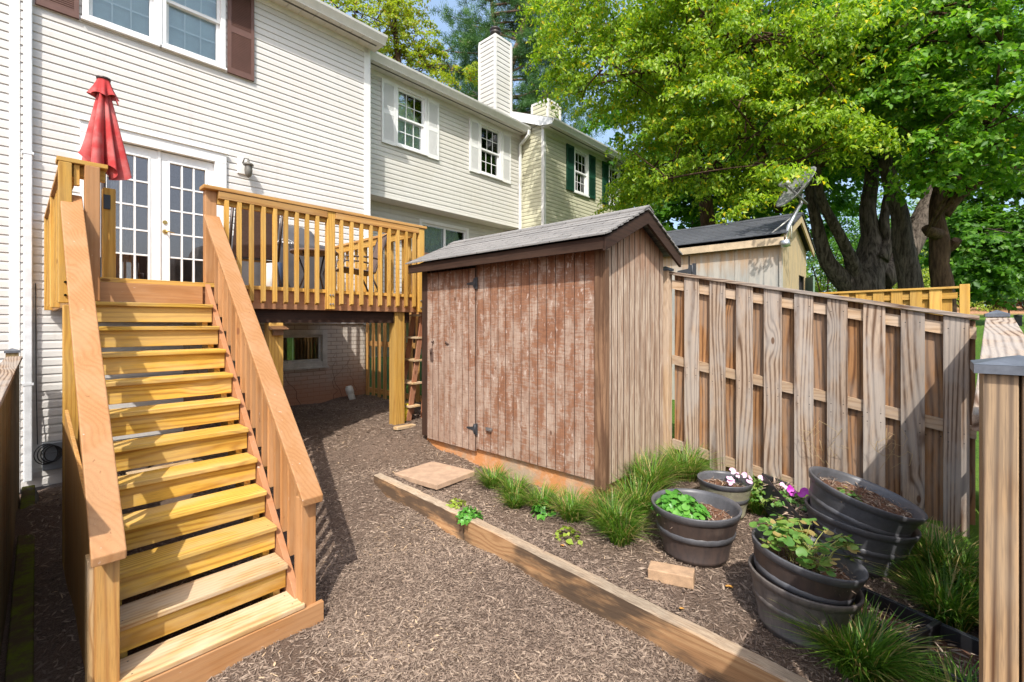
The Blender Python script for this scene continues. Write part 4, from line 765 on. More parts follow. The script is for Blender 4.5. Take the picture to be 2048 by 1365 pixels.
# ---------- second shed and dish ----------
s2=thing('garden_shed',(8.4,3,.66),'grey-yellow wooden shed with black shingle roof in the next yard','shed')
t=NT('weathered_ply_yellow'); v=t.coord(); sp=t.add('SeparateXYZ'); t.put(sp.inputs[0],v); n=t.noise(t.mapping(v,(1,1,.12)),14,5,.7); c=t.mix(t.ramp(n,.35,.65),(.42,.385,.33),(.29,.29,.27)); zz=t.math('ADD',sp.outputs[2],t.math('MULTIPLY',n,1.)); c=t.mix(t.ramp(zz,1.25,1.9,0,.9),c,(.50,.27,.10)); t.bump(n,.4,.01); M['s2']=t.done(c,.9)
t=NT('weathered_ply_gold'); v=t.coord(); n=t.noise(t.mapping(v,(1,1,.12)),14,5,.7); M['s2e']=t.done(t.mix(t.ramp(n,.35,.65),(.46,.34,.18),(.33,.27,.17)),.9)
a0,a1,b0,b1=7.44,9.30,1.64,4.6; zE=3.10; xm=(a0+a1)/2; zr=3.62; sp2=(zr-3.17)/(xm-a0+.12)
m=MB(); grooved(m,'y',b0,b1,a0,-1,.6,zE,pitch=.2); m.build('front_wall',M['s2'],s2)
tp2=lambda x:zr-.06-abs(x-xm)*sp2
m=MB(); grooved(m,'x',a0,8.72,b0,-1,.6,0,pitch=.2,top=tp2); grooved(m,'x',8.72,9.15,b0,-1,2.72,0,pitch=.2,top=tp2); grooved(m,'x',9.15,a1,b0,-1,.6,0,pitch=.2,top=tp2); m.build('end_wall',M['s2e'],s2)
m=MB(); m.add([(8.6,b0+.05,.6),(9.2,b0+.05,.6),(9.2,b0+.05,2.75),(8.6,b0+.05,2.75)],[(0,1,2,3)]); m.build('dark_opening',M['dark'],s2)
m=MB(); m.add([(9.16,b0-.01,.6),(8.95,b0-.16,.6),(8.95,b0-.16,2.70),(9.16,b0-.01,2.70),(9.18,b0-.03,.6),(8.97,b0-.18,.6),(8.97,b0-.18,2.7),(9.18,b0-.03,2.7)],[(0,1,2,3),(7,6,5,4),(0,4,5,1),(2,6,7,3),(1,5,6,2)]); m.build('open_door',flat('green_door',(.13,.20,.15),.8),s2)
m=MB(); m.box(a0,a1,b1-.02,b1,.6,zE); m.box(a1-.02,a1-.001,b0+.02,b1-.02,.6,zE); m.build('back_wall',M['s2'],s2)
MB().box(a0-.03,a0+.07,b0-.03,b0-.004,.6,zE).build('corner_trim',M['s2'],s2)
shed_roof(s2,a0-.12,a1+.12,b0-.12,b1+.12,zr+.03,sp2,M['shingle2'],10)
MB().box(a0-.10,a0-.075,b0-.1,b1+.1,3.04,3.15).build('fascia',flat('pale_board',(.52,.40,.26),.8,var=.2),s2,.003)
m=MB()
for sgn in(-1,1):
    xb=xm+sgn*(xm-a0+.10); za=zr; zb_=zr-(xm-a0+.10)*sp2; m.add([(xm,b0-.105,za),(xb,b0-.105,zb_),(xb,b0-.105,zb_-.10),(xm,b0-.105,za-.11),(xm,b0-.08,za),(xb,b0-.08,zb_),(xb,b0-.08,zb_-.10),(xm,b0-.08,za-.11)],[(0,1,2,3),(7,6,5,4),(0,4,5,1),(3,2,6,7),(1,5,6,2)])
m.build('rake_board',M['s2e'],s2)
hinge(s2,a0-.004,2.93,2.78)
for o in list(s2.children):
    if o.name.startswith('hinge'): o.scale=(1,1.9,1.9)
MB().box(a0-.012,a0-.002,2.93,2.945,.6,3.02).build('door_gap',M['dark'],s2)
# satellite dish
dp=Vector((7.52,1.40,3.80)); ds=thing('satellite_dish',(7.40,1.55,3.1),'grey oval satellite dish on a bent mast fixed to the neighbouring shed','satellite dish')
toc=(Vector((0,0,1.92))-dp); 
# dish normal: faces left and up as seen from the yard
rt=Vector((.678,-.7351,0)); fw=Vector((.7351,.678,0)); up=Vector((0,0,1))
nrm=(-rt*.79+up*.608).normalized(); ma=(up-nrm*up.dot(nrm)).normalized(); mi=nrm.cross(ma)
vs=[];K=10;n=40
for side in(0,1):
    for j in range(K+1):
        rr=j/K
        for i in range(n):
            a=2*math.pi*i/n; p=dp+ma*math.cos(a)*.34*rr+mi*math.sin(a)*.31*rr+nrm*(.09*rr*rr-.012*side); vs.append(p)
fs=[(s*(K+1)*n+j*n+i,s*(K+1)*n+j*n+(i+1)%n,s*(K+1)*n+(j+1)*n+(i+1)%n,s*(K+1)*n+(j+1)*n+i) for s in(0,1) for j in range(K) for i in range(n)]+[(K*n+i,K*n+(i+1)%n,(K+1)*n+K*n+(i+1)%n,(K+1)*n+K*n+i) for i in range(n)]
MB().add(vs,fs,True).build('reflector',M['dish'],ds)
m=MB(); q=lambda a,b:dp+ma*a+mi*b+nrm*(.012+.09*((a/.43)**2+(b/.35)**2))
for s in(1,):
    pts=[q(.10*math.cos(a)+.02,.07*math.sin(a)-.02) for a in[math.pi*(.15+1.25*k/12) for k in range(13)]]; m.tube(pts,[.004+.014*math.sin(math.pi*k/12) for k in range(13)],6)
    pts=[q(-.02+.13*k/8,.06+.03*math.sin(k*.9)) for k in range(9)]; m.tube(pts,[.006+.01*math.sin(math.pi*k/8) for k in range(9)],6)
m.build('reflector_emblem',M['black'],ds)
bk=dp-nrm*.05; m=MB(); m.tube([(7.37,1.56,3.08),(7.42,1.52,3.30),(7.50,1.42,3.56),bk-ma*.05-Vector((0,0,.12)),bk-ma*.02],[.028]*5,10); m.tube([(7.33,1.55,3.10),(7.35,1.54,3.0)],.06,12); m.build('mast',M['steel'],ds)
m=MB(); m.tube([(7.45,1.50,3.42),(7.36,1.72,3.22)],.010,6); m.tube([(7.45,1.50,3.42),(7.50,1.50,3.12)],.010,6); m.build('brace',M['pvc'],ds)
f0=dp-rt*.36+up*.06-fw*.2; lo=dp+rt*.06-up*.20-fw*.06
m=MB(); m.tube([bk-up*.12,lo,f0],.017,8); m.build('feed_arm',M['dish'],ds)
m=MB(); m.tube([f0-nrm*.02-mi*.09,f0-nrm*.02+mi*.09],.028,10); m.tube([f0-mi*.05,f0-mi*.05-nrm*.07],.03,12); m.tube([f0+mi*.05,f0+mi*.05-nrm*.07],.03,12); m.build('receiver',flat('lnb_white',(.6,.6,.6),.4),ds)
# ---------- pots ----------
def barrel(par,r,h,mat,band,loc=(0,0,0),rot=None,nm='tub',mid=None):
    T=Matrix.Translation(loc)@(rot or Matrix.Identity(4)); k=r/.29
    outer=[(0,0),(r*.62,0),(r*.66,.01),(r*.70,h*.10),(r*.715,h*.11),(r*.73,h*.16),(r*.72,h*.17),(r*.84,h*.52)]
    b=MB(); b.lathe(outer+[(r*.95,h*.90)],48,wob=lambda a,z:.004*math.copysign(1,math.sin(a*22))*(1 if z>.03 else 0)); b.v=[tuple(T@Vector(p)) for p in b.v]; o=b.build(nm,mat,par,local=True)
    b=MB(); b.lathe([(r*.835,h*.50),(r*.865,h*.51),(r*.875,h*.60),(r*.855,h*.615)],48); b.lathe([(r*.93,h*.86),(r*.965,h*.87),(r*1.0,h*.985),(r*.995,h),(r*.955,h),(r*.925,h*.93),(r*.845,h*.68),(r*.74,h*.35),(r*.5,h*.1)],48); b.v=[tuple(T@Vector(p)) for p in b.v]; b.build('rim_band',band,o,local=False) if False else None
    bb=b.build('rim_band',band,par,local=True)
    return T
def soil(par,T,r,z,nm='soil'):
    vs=[];n=36;K=10; rr=np.random.default_rng(int(r*1000))
    for j in range(K+1):
        for i in range(n): a=2*math.pi*i/n; q=r*j/K; vs.append(tuple(T@Vector((q*math.cos(a),q*math.sin(a),z+rr.uniform(-.008,.008)+.012*math.sin(q*30+a*2)))))
    b=MB(); b.add(vs,[(j*n+i,j*n+(i+1)%n,(j+1)*n+(i+1)%n,(j+1)*n+i) for j in range(K) for i in range(n)],True); return b.build(nm,M['soil'],par,local=True)
def lean(a,b):
    u_=Vector((0,0,1))+Vector((.678,-.7351,0))*a+Vector((.7351,.678,0))*b; return Vector((0,0,1)).rotation_difference(u_.normalized()).to_matrix().to_4x4()
def rotxy(ax,ay): return Matrix.Rotation(ax,4,'X')@Matrix.Rotation(ay,4,'Y')
def litter(name,par,T,r,z,n,mat=M['chip'],L=.045):
    a=rng.uniform(0,6.28,n); q=r*np.sqrt(rng.uniform(0,1,n)); P=np.stack([q*np.cos(a),q*np.sin(a),np.full(n,z)+rng.uniform(0,.02,n)],1)
    Tn=np.array(T); P=P@Tn[:3,:3].T+Tn[:3,3]+np.array(wloc(par)); N=rng.normal(0,.5,(n,3))+[0,0,1]; V,F=leaves(P,N,L,.14,0,.1); o=bigmesh(name,V,F,mat,np.repeat(rng.beta(3,1.5,n),2),par); return o
p1=thing('planter_pot',(3.22,1.23,g(3.22,1.23)-.01),'brown barrel pot with grey rim holding bright green round leaves, nearest the shed','pot','barrel pots in the planting bed')
T=barrel(p1,.295,.37,M['barrel'],M['pot']); soil(p1,T,.262,.27); litter('bark_litter',p1,T,.25,.275,300)
p2=thing('planter_pot',(3.86,1.24,g(3.86,1.24)-.01),'smallest round pot, olive below a grey rim, filled with bare brown soil','pot','barrel pots in the planting bed')
T=barrel(p2,.205,.30,M['olive'],M['pot']); soil(p2,T,.185,.225); litter('bark_litter',p2,T,.17,.23,160)
p3=thing('planter_pot',(2.90,.555,g(2.93,.53)-.02),'lower grey barrel pot under the strawberry pot, front of the bed','pot','barrel pots in the planting bed')
T=barrel(p3,.268,.31,M['barrel2'],M['barrel2'],rot=lean(.10,-.02))
p3b=thing('planter_pot',(2.905,.56,g(2.93,.53)+.12),'barrel pot of straggly strawberry plants nested inside another pot','pot','barrel pots in the planting bed')
TS=barrel(p3b,.272,.31,M['barrel'],M['pot'],rot=lean(.17,-.04)); soil(p3b,TS,.243,.225); litter('bark_litter',p3b,TS,.24,.235,420)
p4=thing('planter_pot',(3.835,.41,g(3.93,.30)-.01),'dark lower pot under the big tilted pot beside the fence','pot','barrel pots in the planting bed')
barrel(p4,.315,.33,M['pot'],M['pot'],rot=lean(.12,-.04))
p4b=thing('planter_pot',(3.80,.43,g(3.83,.41)+.18),'big dark grey pot tilted sideways on top of another pot by the fence','pot','barrel pots in the planting bed')
T4=barrel(p4b,.325,.33,M['pot'],M['pot'],rot=lean(.25,-.14)); soil(p4b,T4,.292,.262); litter('bark_litter',p4b,T4,.275,.27,420)
# window box with petunias
bxx=thing('flower_box',(3.92,.84,g(3.9,.84)+.05),'black rectangular flower box tilted between the pots with purple petunias','planter'); bxx.rotation_euler=(.0,0,R(-50))
def box_planter(par,lx,ly,h,T,th=.012):
    V=[(sx*lx*k,sy*ly*k,z) for (k,z) in((.42,0),(.5,h),(.5,h),(.46,h),(.39,.03)) for sx,sy in((-1,-1),(1,-1),(1,1),(-1,1))]
    V=[tuple(T@Vector(p)) for p in V]; b=MB(); b.add(V,[(3,2,1,0)]+[(j*4+i,j*4+(i+1)%4,(j+1)*4+(i+1)%4,(j+1)*4+i) for j in(0,2,3) for i in range(4)]+[(16,17,18,19)]); return b.build('box',M['black'],par,.004,local=True)
TB=Matrix.Rotation(R(14),4,'X')@Matrix.Rotation(R(22),4,'Y')
box_planter(bxx,.24,.62,.20,TB); b=MB(); b.add([tuple(TB@Vector(p)) for p in((-.10,-.28,.15),(.10,-.28,.15),(.10,.28,.15),(-.10,.28,.15))],[(0,1,2,3)]); b.build('soil',M['soil'],bxx,local=True)
litter('dry_straw',bxx,TB,.11,.155,250,L=.09)
litter('dry_straw',bxx,TB@Matrix.Translation((0,.16,0)),.11,.155,200,L=.09); litter('dry_straw',bxx,TB@Matrix.Translation((0,-.16,0)),.11,.155,250,L=.09)
# black seed trays
for i,(x,y,rz,sx,sy,lb) in enumerate(((3.22,.20,-.35,.30,.34,'black plastic nursery tray lying on the bed, left of the two near the corner post'),(3.10,-.07,-.30,.42,.26,'black plastic nursery tray lying nearest the big fence post'))):
    tr=thing('nursery_tray',(x,y,g(x,y)+.015),lb,'tray','nursery trays in the bed',rz); b=MB(); h=.11; tt=.014
    b.box(-sx/2,sx/2,-sy/2,-sy/2+tt,0,h); b.box(-sx/2,sx/2,sy/2-tt,sy/2,0,h); b.box(-sx/2,-sx/2+tt,-sy/2+tt,sy/2-tt,0,h); b.box(sx/2-tt,sx/2,-sy/2+tt,sy/2-tt,0,h); b.box(-sx/2-.012,sx/2+.012,-sy/2-.012,-sy/2,h-.02,h+.002); b.box(-sx/2-.012,sx/2+.012,sy/2,sy/2+.012,h-.02,h+.002); b.box(-sx/2-.012,-sx/2-.0005,-sy/2,sy/2,h-.02,h+.002); b.box(sx/2+.0005,sx/2+.012,-sy/2,sy/2,h-.02,h+.002)
    b.build('tray_wall',M['black'],tr,.003,local=True); MB().box(-sx/2+tt,sx/2-tt,-sy/2+tt,sy/2-tt,.0,.03).build('tray_floor',M['soil'],tr,local=True)
    Tt=Matrix.Rotation(rz,4,'Z'); litter('dry_bark',tr,Matrix.Identity(4),.2,.035,170,L=.07)
# ---------- small plants ----------
def blades(name,x,y,r,n,h,label,cat='grass clump',w=.006,lean=.55,group=None,dry=.17,z=None,mat=None):
    a=rng.uniform(0,6.283,n); q=r*.35*np.sqrt(rng.uniform(0,1,n)); bx=x+q*np.cos(a); by=y+q*np.sin(a); bz=(gz(bx,by) if z is None else np.full(n,z))-.01
    a2=a+rng.normal(0,.95,n); ln=rng.uniform(.1,1,n)**.8*lean*1.35+.05; hh=h*rng.uniform(.4,1.2,n); D=np.stack([np.cos(a2),np.sin(a2),0*a],1); S_=np.stack([-np.sin(a2),np.cos(a2),0*a],1); W_=(w*rng.uniform(.6,1.3,n))[:,None]
    B=np.stack([bx,by,bz],1); rows=[]; ts=(0,.35,.7,1.)
    for k,t_ in enumerate(ts):
        c=B+D*(ln*hh*1.5*t_**1.7)[:,None]+np.array([0,0,1.])*(hh*(t_-.42*ln*t_**2.6*1.2))[:,None]; ww=W_*(1,1,.75,.08)[k]; rows+= [c-S_*ww/2,c+S_*ww/2]
    V=np.stack(rows,1).reshape(-1,3); i=np.arange(n)[:,None]*8; F=np.concatenate([i+np.array([[2*k,2*k+1,2*k+3,2*k+2]]) for k in range(3)],1).reshape(-1,4)
    rv=rng.beta(2.2,2.2,n)*.93; rv=np.where(rng.uniform(size=n)<dry,.98,rv); o=bigmesh(name,V,F,mat or M['blade'],np.repeat(rv,3)); return tag(o,label,cat,group) if label else o
GC='tufts of liriope grass in the bed'
for x,y,r,n,h,lb in (
 (3.02,3.02,.22,520,.20,'low grass tuft against the shed plinth, nearest the paver'),
 (2.97,2.72,.20,480,.20,'grass tuft against the shed plinth, second from the paver'),
 (2.86,2.60,.15,420,.15,'small dense grass tuft standing forward in the mulch before the shed'),
 (2.98,2.42,.20,460,.20,'grass tuft against the shed plinth with broad leaves in it'),
 (3.00,2.12,.22,560,.24,'grass tuft in front of the shed corner trim, left side'),
 (3.08,1.80,.26,820,.27,'tall grass tuft right at the near corner of the shed'),
 (2.98,1.68,.20,520,.24,'yellow tipped grass tuft standing forward of the shed corner'),
 (3.42,1.78,.26,820,.32,'grass tuft against the end wall of the shed'),
 (3.75,1.82,.28,900,.34,'large grass tuft where the shed meets the fence'),
 (4.15,1.68,.27,850,.32,'bushy grass tuft at the foot of the fence behind the small pot')):
    blades('grass_clump',x,y,r,n,h,lb,group=GC)
for x,y,r,n,h,lb in ((4.38,.05,.26,800,.30,'grass at the foot of the fence right of the tilted pot'),(4.02,-.04,.30,1150,.34,'wide dark grass mass between the tilted pot and the rear fence'),(3.62,-.05,.28,800,.30,'grass sprawling behind the nursery trays'),(3.9,-.15,.26,700,.28,'grass in the corner of the two fences'),(2.72,.27,.24,1100,.30,'dense grass tuft in front of the strawberry pot at the bottom edge'),(2.78,-.08,.20,400,.22,'grass tuft at the foot of the big fence post')):
    blades('grass_clump',x,y,r,n,h,lb,group=GC,w=.0075)
def leafy(name,x,y,z,r,h,n,size,mat,label=None,cat=None,par=None,asp=.9,group=None,flat_=.5):
    a=rng.uniform(0,6.283,n); q=r*np.sqrt(rng.uniform(0,1,n)); zz=z+h*(1-(q/r)**2*.7)*rng.uniform(.35,1,n); P=np.stack([x+q*np.cos(a),y+q*np.sin(a),zz],1); N=np.stack([np.cos(a)*flat_,np.sin(a)*flat_,np.ones(n)],1)+rng.normal(0,.35,(n,3))
    V,F=leaves(P,N,size,asp,.15,.15); m_=len(V)//4
    # stems
    sv=[];sf=[]; idx=rng.choice(n,min(n,70),replace=False)
    for k,i_ in enumerate(idx):
        p=P[i_]; b0=np.array([x+(p[0]-x)*.4,y+(p[1]-y)*.4,z-.01]); d=np.array([.0022,.0015,0]); j=len(V)+len(sv); sv+=[b0-d,b0+d,p]; sf.append((j,j+1,j+2))
    V=np.concatenate([V,np.array(sv)]); F=np.concatenate([F,np.array(sf)]); rv=np.concatenate([np.repeat(rng.beta(2,2,n),2),np.full(len(sf),.3)])
    o=bigmesh(name,V,F,mat,rv,par); 
    if label: tag(o,label,cat,group)
    return o
# round leaves: octagon leaves
def roundleaves(name,P,N,size,mat,par=None,rv=None):
    n=len(P); N=norm(N); A=norm(np.cross(N,rng.normal(size=(n,3)))); B=np.cross(N,A); s=(size*rng.uniform(.6,1.25,n))[:,None]; k=9; Vs=[P-N*s*.18]
    for j in range(k):
        an=2*math.pi*j/k; rr=1 if j else .45; Vs.append(P+A*s*rr*math.cos(an)+B*s*rr*math.sin(an)+N*s*(.10*math.cos(2*an)+.05))
    V=np.stack(Vs,1).reshape(-1,3); i=np.arange(n)[:,None]*(k+1); F=np.concatenate([i+np.array([[0,1+j,1+(j+1)%k]]) for j in range(k)],1).reshape(-1,3)
    return bigmesh(name,V,F,mat,np.repeat(rng.beta(2,2,n) if rv is None else rv,k),par)
w1=wloc(p1); n=230; a=rng.uniform(0,6.283,n); q=.17*np.sqrt(rng.uniform(0,1,n)); P=np.stack([w1[0]-.075+q*np.cos(a)*1.0,w1[1]+.085+q*np.sin(a)*1.1,w1[2]+.30+.15*(1-(q/.19)**2)*rng.uniform(.4,1,n)],1)
N=np.stack([np.cos(a)*.5,np.sin(a)*.5,np.ones(n)],1)+rng.normal(0,.3,(n,3)); o=roundleaves('leafy_plant',P,N,.027,M['ivy']); tag(o,'bright green plant of round leaves growing in the barrel pot nearest the shed','plant')
o=leafy('weed_sprig',w1[0]+.06,w1[1]-.02,w1[2]+.27,.06,.07,26,.035,M['ivy'],'small leafy weed in the soil of the pot nearest the shed','plant')
# strawberries: trifoliate leaves on long stems
w3=Vector(wloc(p3b)); n=64; Vs=[];Ps=[];Ns=[]; st_=MB(); R_=random.Random(5); RV=[]
for i in range(n):
    if i<44: a=R_.uniform(1.2,3.9); q=.24*math.sqrt(R_.random()); hh=R_.uniform(.05,.17)
    else: a=R_.uniform(-1.6,.6); q=R_.uniform(.15,.30); hh=R_.uniform(.03,.16)
    bx_=Vector((R_.uniform(-.1,.1),R_.uniform(-.1,.1),.25)); tip=Vector((math.cos(a)*q,math.sin(a)*q,.26+hh)); bx_=TS@bx_; tip=TS@tip; mid_=(bx_+tip)/2+Vector((0,0,.03)); st_.tube([bx_,mid_,tip],.002,4)
    for k in range(3):
        an=a+k*2.1; d=Vector((math.cos(an),math.sin(an),-.15))*.026; Ps.append(w3+tip+d); Ns.append((d.x*8,d.y*8,1)); RV.append(R_.betavariate(2,2) if R_.random()>.16 else .98)
tag(st_.build('strawberry_plant',flat('strawberry_stem',(.35,.36,.10),.7),None,origin=(0,0,0)),'straggly strawberry plants with long yellowish stems in the nested barrel pot','plant'); sp_=bpy.data.objects['strawberry_plant']; sp_.location=w3
o=roundleaves('leaf',np.array(Ps),np.array(Ns,float)+rng.normal(0,.25,(len(Ps),3)),.026,M['berry'],sp_,np.array(RV))
o=leafy('weed_sprig',wloc(p4b)[0]-.05,wloc(p4b)[1]+.02,wloc(p4b)[2]+.25,.10,.08,120,.03,M['berry'],'pale weed growing in the soil of the big tilted pot','plant')
# petunias
w=wloc(bxx); fl=leafy('petunia_plant',w[0]+.02,w[1]-.03,w[2]+.13,.13,.12,150,.04,M['berry'],'petunia plant with purple flowers growing in the tilted black box','plant')
def blossoms(pts,mat,par,size,nm='flower'):
    for p_ in pts: roundleaves(nm,np.array([p_]),rng.normal(0,.3,(1,3))+np.array([-.6,-.5,.7]),size,mat,par)
blossoms([(w[0]+rng.uniform(-.03,.12),w[1]+rng.uniform(-.16,-.03),w[2]+.24+rng.uniform(-.03,.03)) for _ in range(9)],M['purplef'],fl,.024); blossoms([(w[0]+.0,w[1]-.02,w[2]+.27),(w[0]+.02,w[1]+.01,w[2]+.28)],M['pinkf'],fl,.02)
o=blades('flowering_clump',4.07,1.04,.22,420,.30,'flowering clump with pale pink blossoms beside the black flower box','plant',w=.006,dry=.25)
lf=leafy('foliage',4.07,1.04,g(4.07,1.04)+.12,.15,.17,220,.035,M['berry'],par=o); blossoms([(3.99+rng.uniform(-.14,.08),1.06+rng.uniform(-.05,.16),g(4,1.)+.30+rng.uniform(-.04,.06)) for _ in range(11)],M['pinkf'],o,.022)
leafy('creeping_weed',2.44,2.72,.37,.10,.10,150,.035,M['ivy'],'green creeping weed hanging over the joint of the timber edging','plant')
leafy('creeping_weed',2.50,2.95,.40,.09,.05,60,.03,M['bush'],'pale yellowish sprig on top of the timber edging behind the creeping weed','plant')
leafy('broad_leaf_weed',2.92,2.35,g(2.9,2.35)+.0,.08,.14,60,.055,M['ivy'],'broad leaved weed inside the grass in front of the shed plinth','plant')
leafy('broad_leaf_weed',2.74,1.98,g(2.75,1.98)+.0,.10,.08,40,.045,M['bush'],'low pale weed at the front of the grass by the shed corner','plant')
# fallen leaves
for k,(x,y) in enumerate(((2.78,.62),(2.98,.93),(2.60,1.92),(2.55,1.05))):
    P=np.array([[x,y,g(x,y)+.02]]); o=roundleaves('fallen_leaf',P,np.array([[.2,.1,1.]]),.024,flat('fallen_leaf_orange',(.62,.30,.06),.7)); tag(o,['small orange fallen leaf on the mulch below the strawberry pot','orange fallen leaf beside the base of the pot nearest the shed','brown fallen leaf behind the timber edging','orange fallen leaf behind the timber edging near the brick'][k],'leaf')
# cable coil, corrugated pipe at the left wall
m=MB()
for k in range(4):
    m.tube([(.25+.02*k+(.10-.008*k)*math.cos(a),7.72-.01*k,.38+(.12-.01*k)*math.sin(a)) for a in[2*math.pi*i/20 for i in range(21)]],.006,5,False)
m.tube([(.165,7.82,2.4),(.17,7.82,1.2),(.18,7.76,.5)],.005,5); o=m.build('cable_coil',M['black'],None); tag(o,'coiled black cable hanging on the small grey box at the left wall','cable')
m=MB(); pts=[(.11+.02*math.sin(i*.5),7.55-.085*i,.02-.004*i) for i in range(14)]; pp=[];rd=[]
for i in range(len(pts)-1):
    for k in range(4): f=k/4; pp.append(tuple(pts[i][j]*(1-f)+pts[i+1][j]*f for j in range(3))); rd.append(.052 if k%2 else .042)
m.tube(pp,rd,14); o=m.build('drain_hose',flat('corrugated_pipe',(.10,.095,.085),.8,var=.3),None); tag(o,'grey corrugated drain hose on the ground below the white downspout','hose')
m=MB(); m.tube([(.45,7.55,.02),(.62,7.45,.03),(.80,7.6,.05),(.60,7.7,.07),(.42,7.6,.12)],.022,8); o=m.build('garden_hose',M['black'],None); tag(o,'short loop of black hose on the mulch behind the staircase','hose')
m=MB(); m.tube([(.15,6.3,.03),(.27,6.6,.05),(.35,6.95,.04)],.010,6); m.tube([(.2,6.0,.03),(.33,6.3,.05)],.009,6); o=m.build('bare_stick',flat('pale_stick',(.45,.33,.18),.8),None); tag(o,'pale bare sticks lying on the shaded mulch by the left timber','stick')
# things stored beneath the deck
o=MB().lathe([(0,0),(.13,0),(.16,.30),(.17,.31),(.15,.31),(.12,.02)],24).build('bucket',M['white'],None); o.location=(.95,6.9,g(.95,6.9)+.15); tag(o,'white bucket stored under the deck behind the stairs','bucket')
o=MB().box(-.35,.35,-.12,.12,0,.05).box(-.3,.4,-.05,.15,.052,.09).build('lumber_scraps',wood('worn','x'),None,.004); o.location=(1.15,6.4,g(1.15,6.4)+.04); tag(o,'short lumber scraps stacked on the ground under the deck','lumber')

# dry vines on the painted brick
vn=MB(); R_=random.Random(8)
for k in range(7):
    x=R_.uniform(2.3,4.2); z=.55; pts=[(x,Y1-.004,z)]
    for j in range(9): x+=R_.uniform(-.09,.09); z+=R_.uniform(.06,.13); pts.append((x,Y1-.005,z))
    vn.tube(pts,[.004-.0003*i for i in range(10)],4,False)
tag(vn.build('dry_vine',flat('vine_stem',(.12,.06,.04),.9),None),'thin bare vine stems climbing the painted brick wall under the deck','vine')
vn=MB()
for k in range(9):
    y=R_.uniform(.0,.75); z=R_.uniform(.9,1.15); x=4.66-.07*y; pts=[(x-.045,y,z)]
    for j in range(10): y+=R_.uniform(-.06,.06); z+=R_.uniform(-.09,.05); pts.append((4.66-.07*y-.045-R_.uniform(0,.03),y,z))
    vn.tube(pts,.0016,4,False)
tag(vn.build('dry_vine',M['stemm'],None),'wispy dry vine tangled on the fence boards above the tilted pot','vine')
# ---------- trees ----------
def limb(p,q,bend,n=6):
    p=Vector(p);q=Vector(q); s=Vector((random.uniform(-1,1),random.uniform(-1,1),random.uniform(-.3,.6)))*bend; return [p.lerp(q,i/n)+s*math.sin(math.pi*i/n) for i in range(n+1)]
def crown_pts(blobs,per,clump,nclump):
    P=[];N=[]; cs=[]
    wts=np.array([b[3]*b[4]*b[5] for b in blobs])**.6; wts/=wts.sum()
    for b,w in zip(blobs,wts):
        c=np.array(b[:3]); rad=np.array(b[3:6]); k=max(3,int(nclump*w)); u=norm(rng.normal(size=(k,3))); rr=rng.uniform(.35,1,k)**.45; cc=c+u*rad*rr[:,None]; cs.append(cc)
        for q,uu in zip(cc,u):
            m=int(per*rng.uniform(.5,1.5)); s=clump*rng.uniform(.6,1.4); e1=np.array([uu[0],uu[1],0])+rng.normal(0,.4,3)*[1,1,0]; e1/=np.linalg.norm(e1)+1e-6; e2=np.array([-e1[1],e1[0],0]); t1=rng.uniform(-1.5,1.5,m)*s; t2=rng.normal(0,.42,m)*s*(1.1-.5*np.abs(t1)/(1.5*s)); d=t1[:,None]*e1+t2[:,None]*e2+np.array([0,0,1.])*(rng.normal(0,.16,m)*s-.22*(t1+.8*s)**2/s*np.sign(t1+.8*s).clip(0,1))[:,None]
            P.append(q+d); N.append(np.tile(uu*.5+np.array([-.15,-.15,.9]),(m,1))+rng.normal(0,.55,(m,3)))
    return np.concatenate(P),np.concatenate(N),np.concatenate(cs)
def tree(name,label,cat,base,trunk_paths,blobs,leafm,barkm,nclump,per,clump,size,asp=.55,group=None,nbranch=60,nyellow=0.05,droop=.3,bthick=.03):
    t_=thing(name,base,label,cat,group); m=MB()
    for pts,rad in trunk_paths: m.tube(pts,rad,14,True)
    P,N,cs=crown_pts(blobs,per,clump,nclump)
    # limbs from the trunk paths to some clumps
    anchors=[Vector(p) for pts,rad in trunk_paths for p in pts[len(pts)//2:]]
    b=MB()
    for k in rng.choice(len(cs),min(nbranch,len(cs)),replace=False):
        q=Vector(cs[k]); a=random.choice(sorted(anchors,key=lambda p:(p-q).length+.3*max(0,p.z-q.z))[:5]); a=a+Vector((random.gauss(0,.06),random.gauss(0,.06),random.gauss(0,.12))); pts=limb(a,q,.12*(a-q).length); L=len(pts); b.tube(pts,[bthick*(1.0-i/L) for i in range(L)],5,False); anchors.append(pts[3]) if (a-q).length>1.2 else None
        for _ in range(2): 
            j=random.randint(2,L-2); e=pts[j]+Vector((random.gauss(0,.5),random.gauss(0,.5),random.gauss(0,.3)))*((a-q).length*.25); b.tube(limb(pts[j],e,.1),[bthick*.4*(1-i/8) for i in range(7)],4,False)
    m.build('trunk',barkm,t_); b.build('branches',barkm,t_)
    V,F=leaves(P,N,size,asp,droop,.2); rv=rng.beta(2,2,len(P))*.93
    cl=rng.uniform(size=len(P))<nyellow; rv=np.where(cl,.985,rv); bigmesh('crown',V,F,leafm,np.repeat(rv,2),t_); return t_
def W3(u,v,d):  # helper used only while planning positions: photo direction at depth d
    t_=(u-1024)/917; return (d*(.7351+.678*t_),d*(.678-.7351*t_),1.92-d*(v-648)/917)
def trunk(pix,rads,d,n=3):
    P=[Vector(W3(u,v,dd)) for u,v,dd in pix]; out=[];r=[]
    for i in range(len(P)-1):
        for k in range(n):
            f=k/n; p0=P[max(i-1,0)];p1=P[i];p2=P[i+1];p3=P[min(i+2,len(P)-1)]
            out.append(.5*((2*p1)+(p2-p0)*f+(2*p0-5*p1+4*p2-p3)*f*f+(3*p1-p0-3*p2+p3)*f**3)); r.append(rads[i]*(1-f)+rads[i+1]*f)
    out.append(P[-1]); r.append(rads[-1]); return out,r
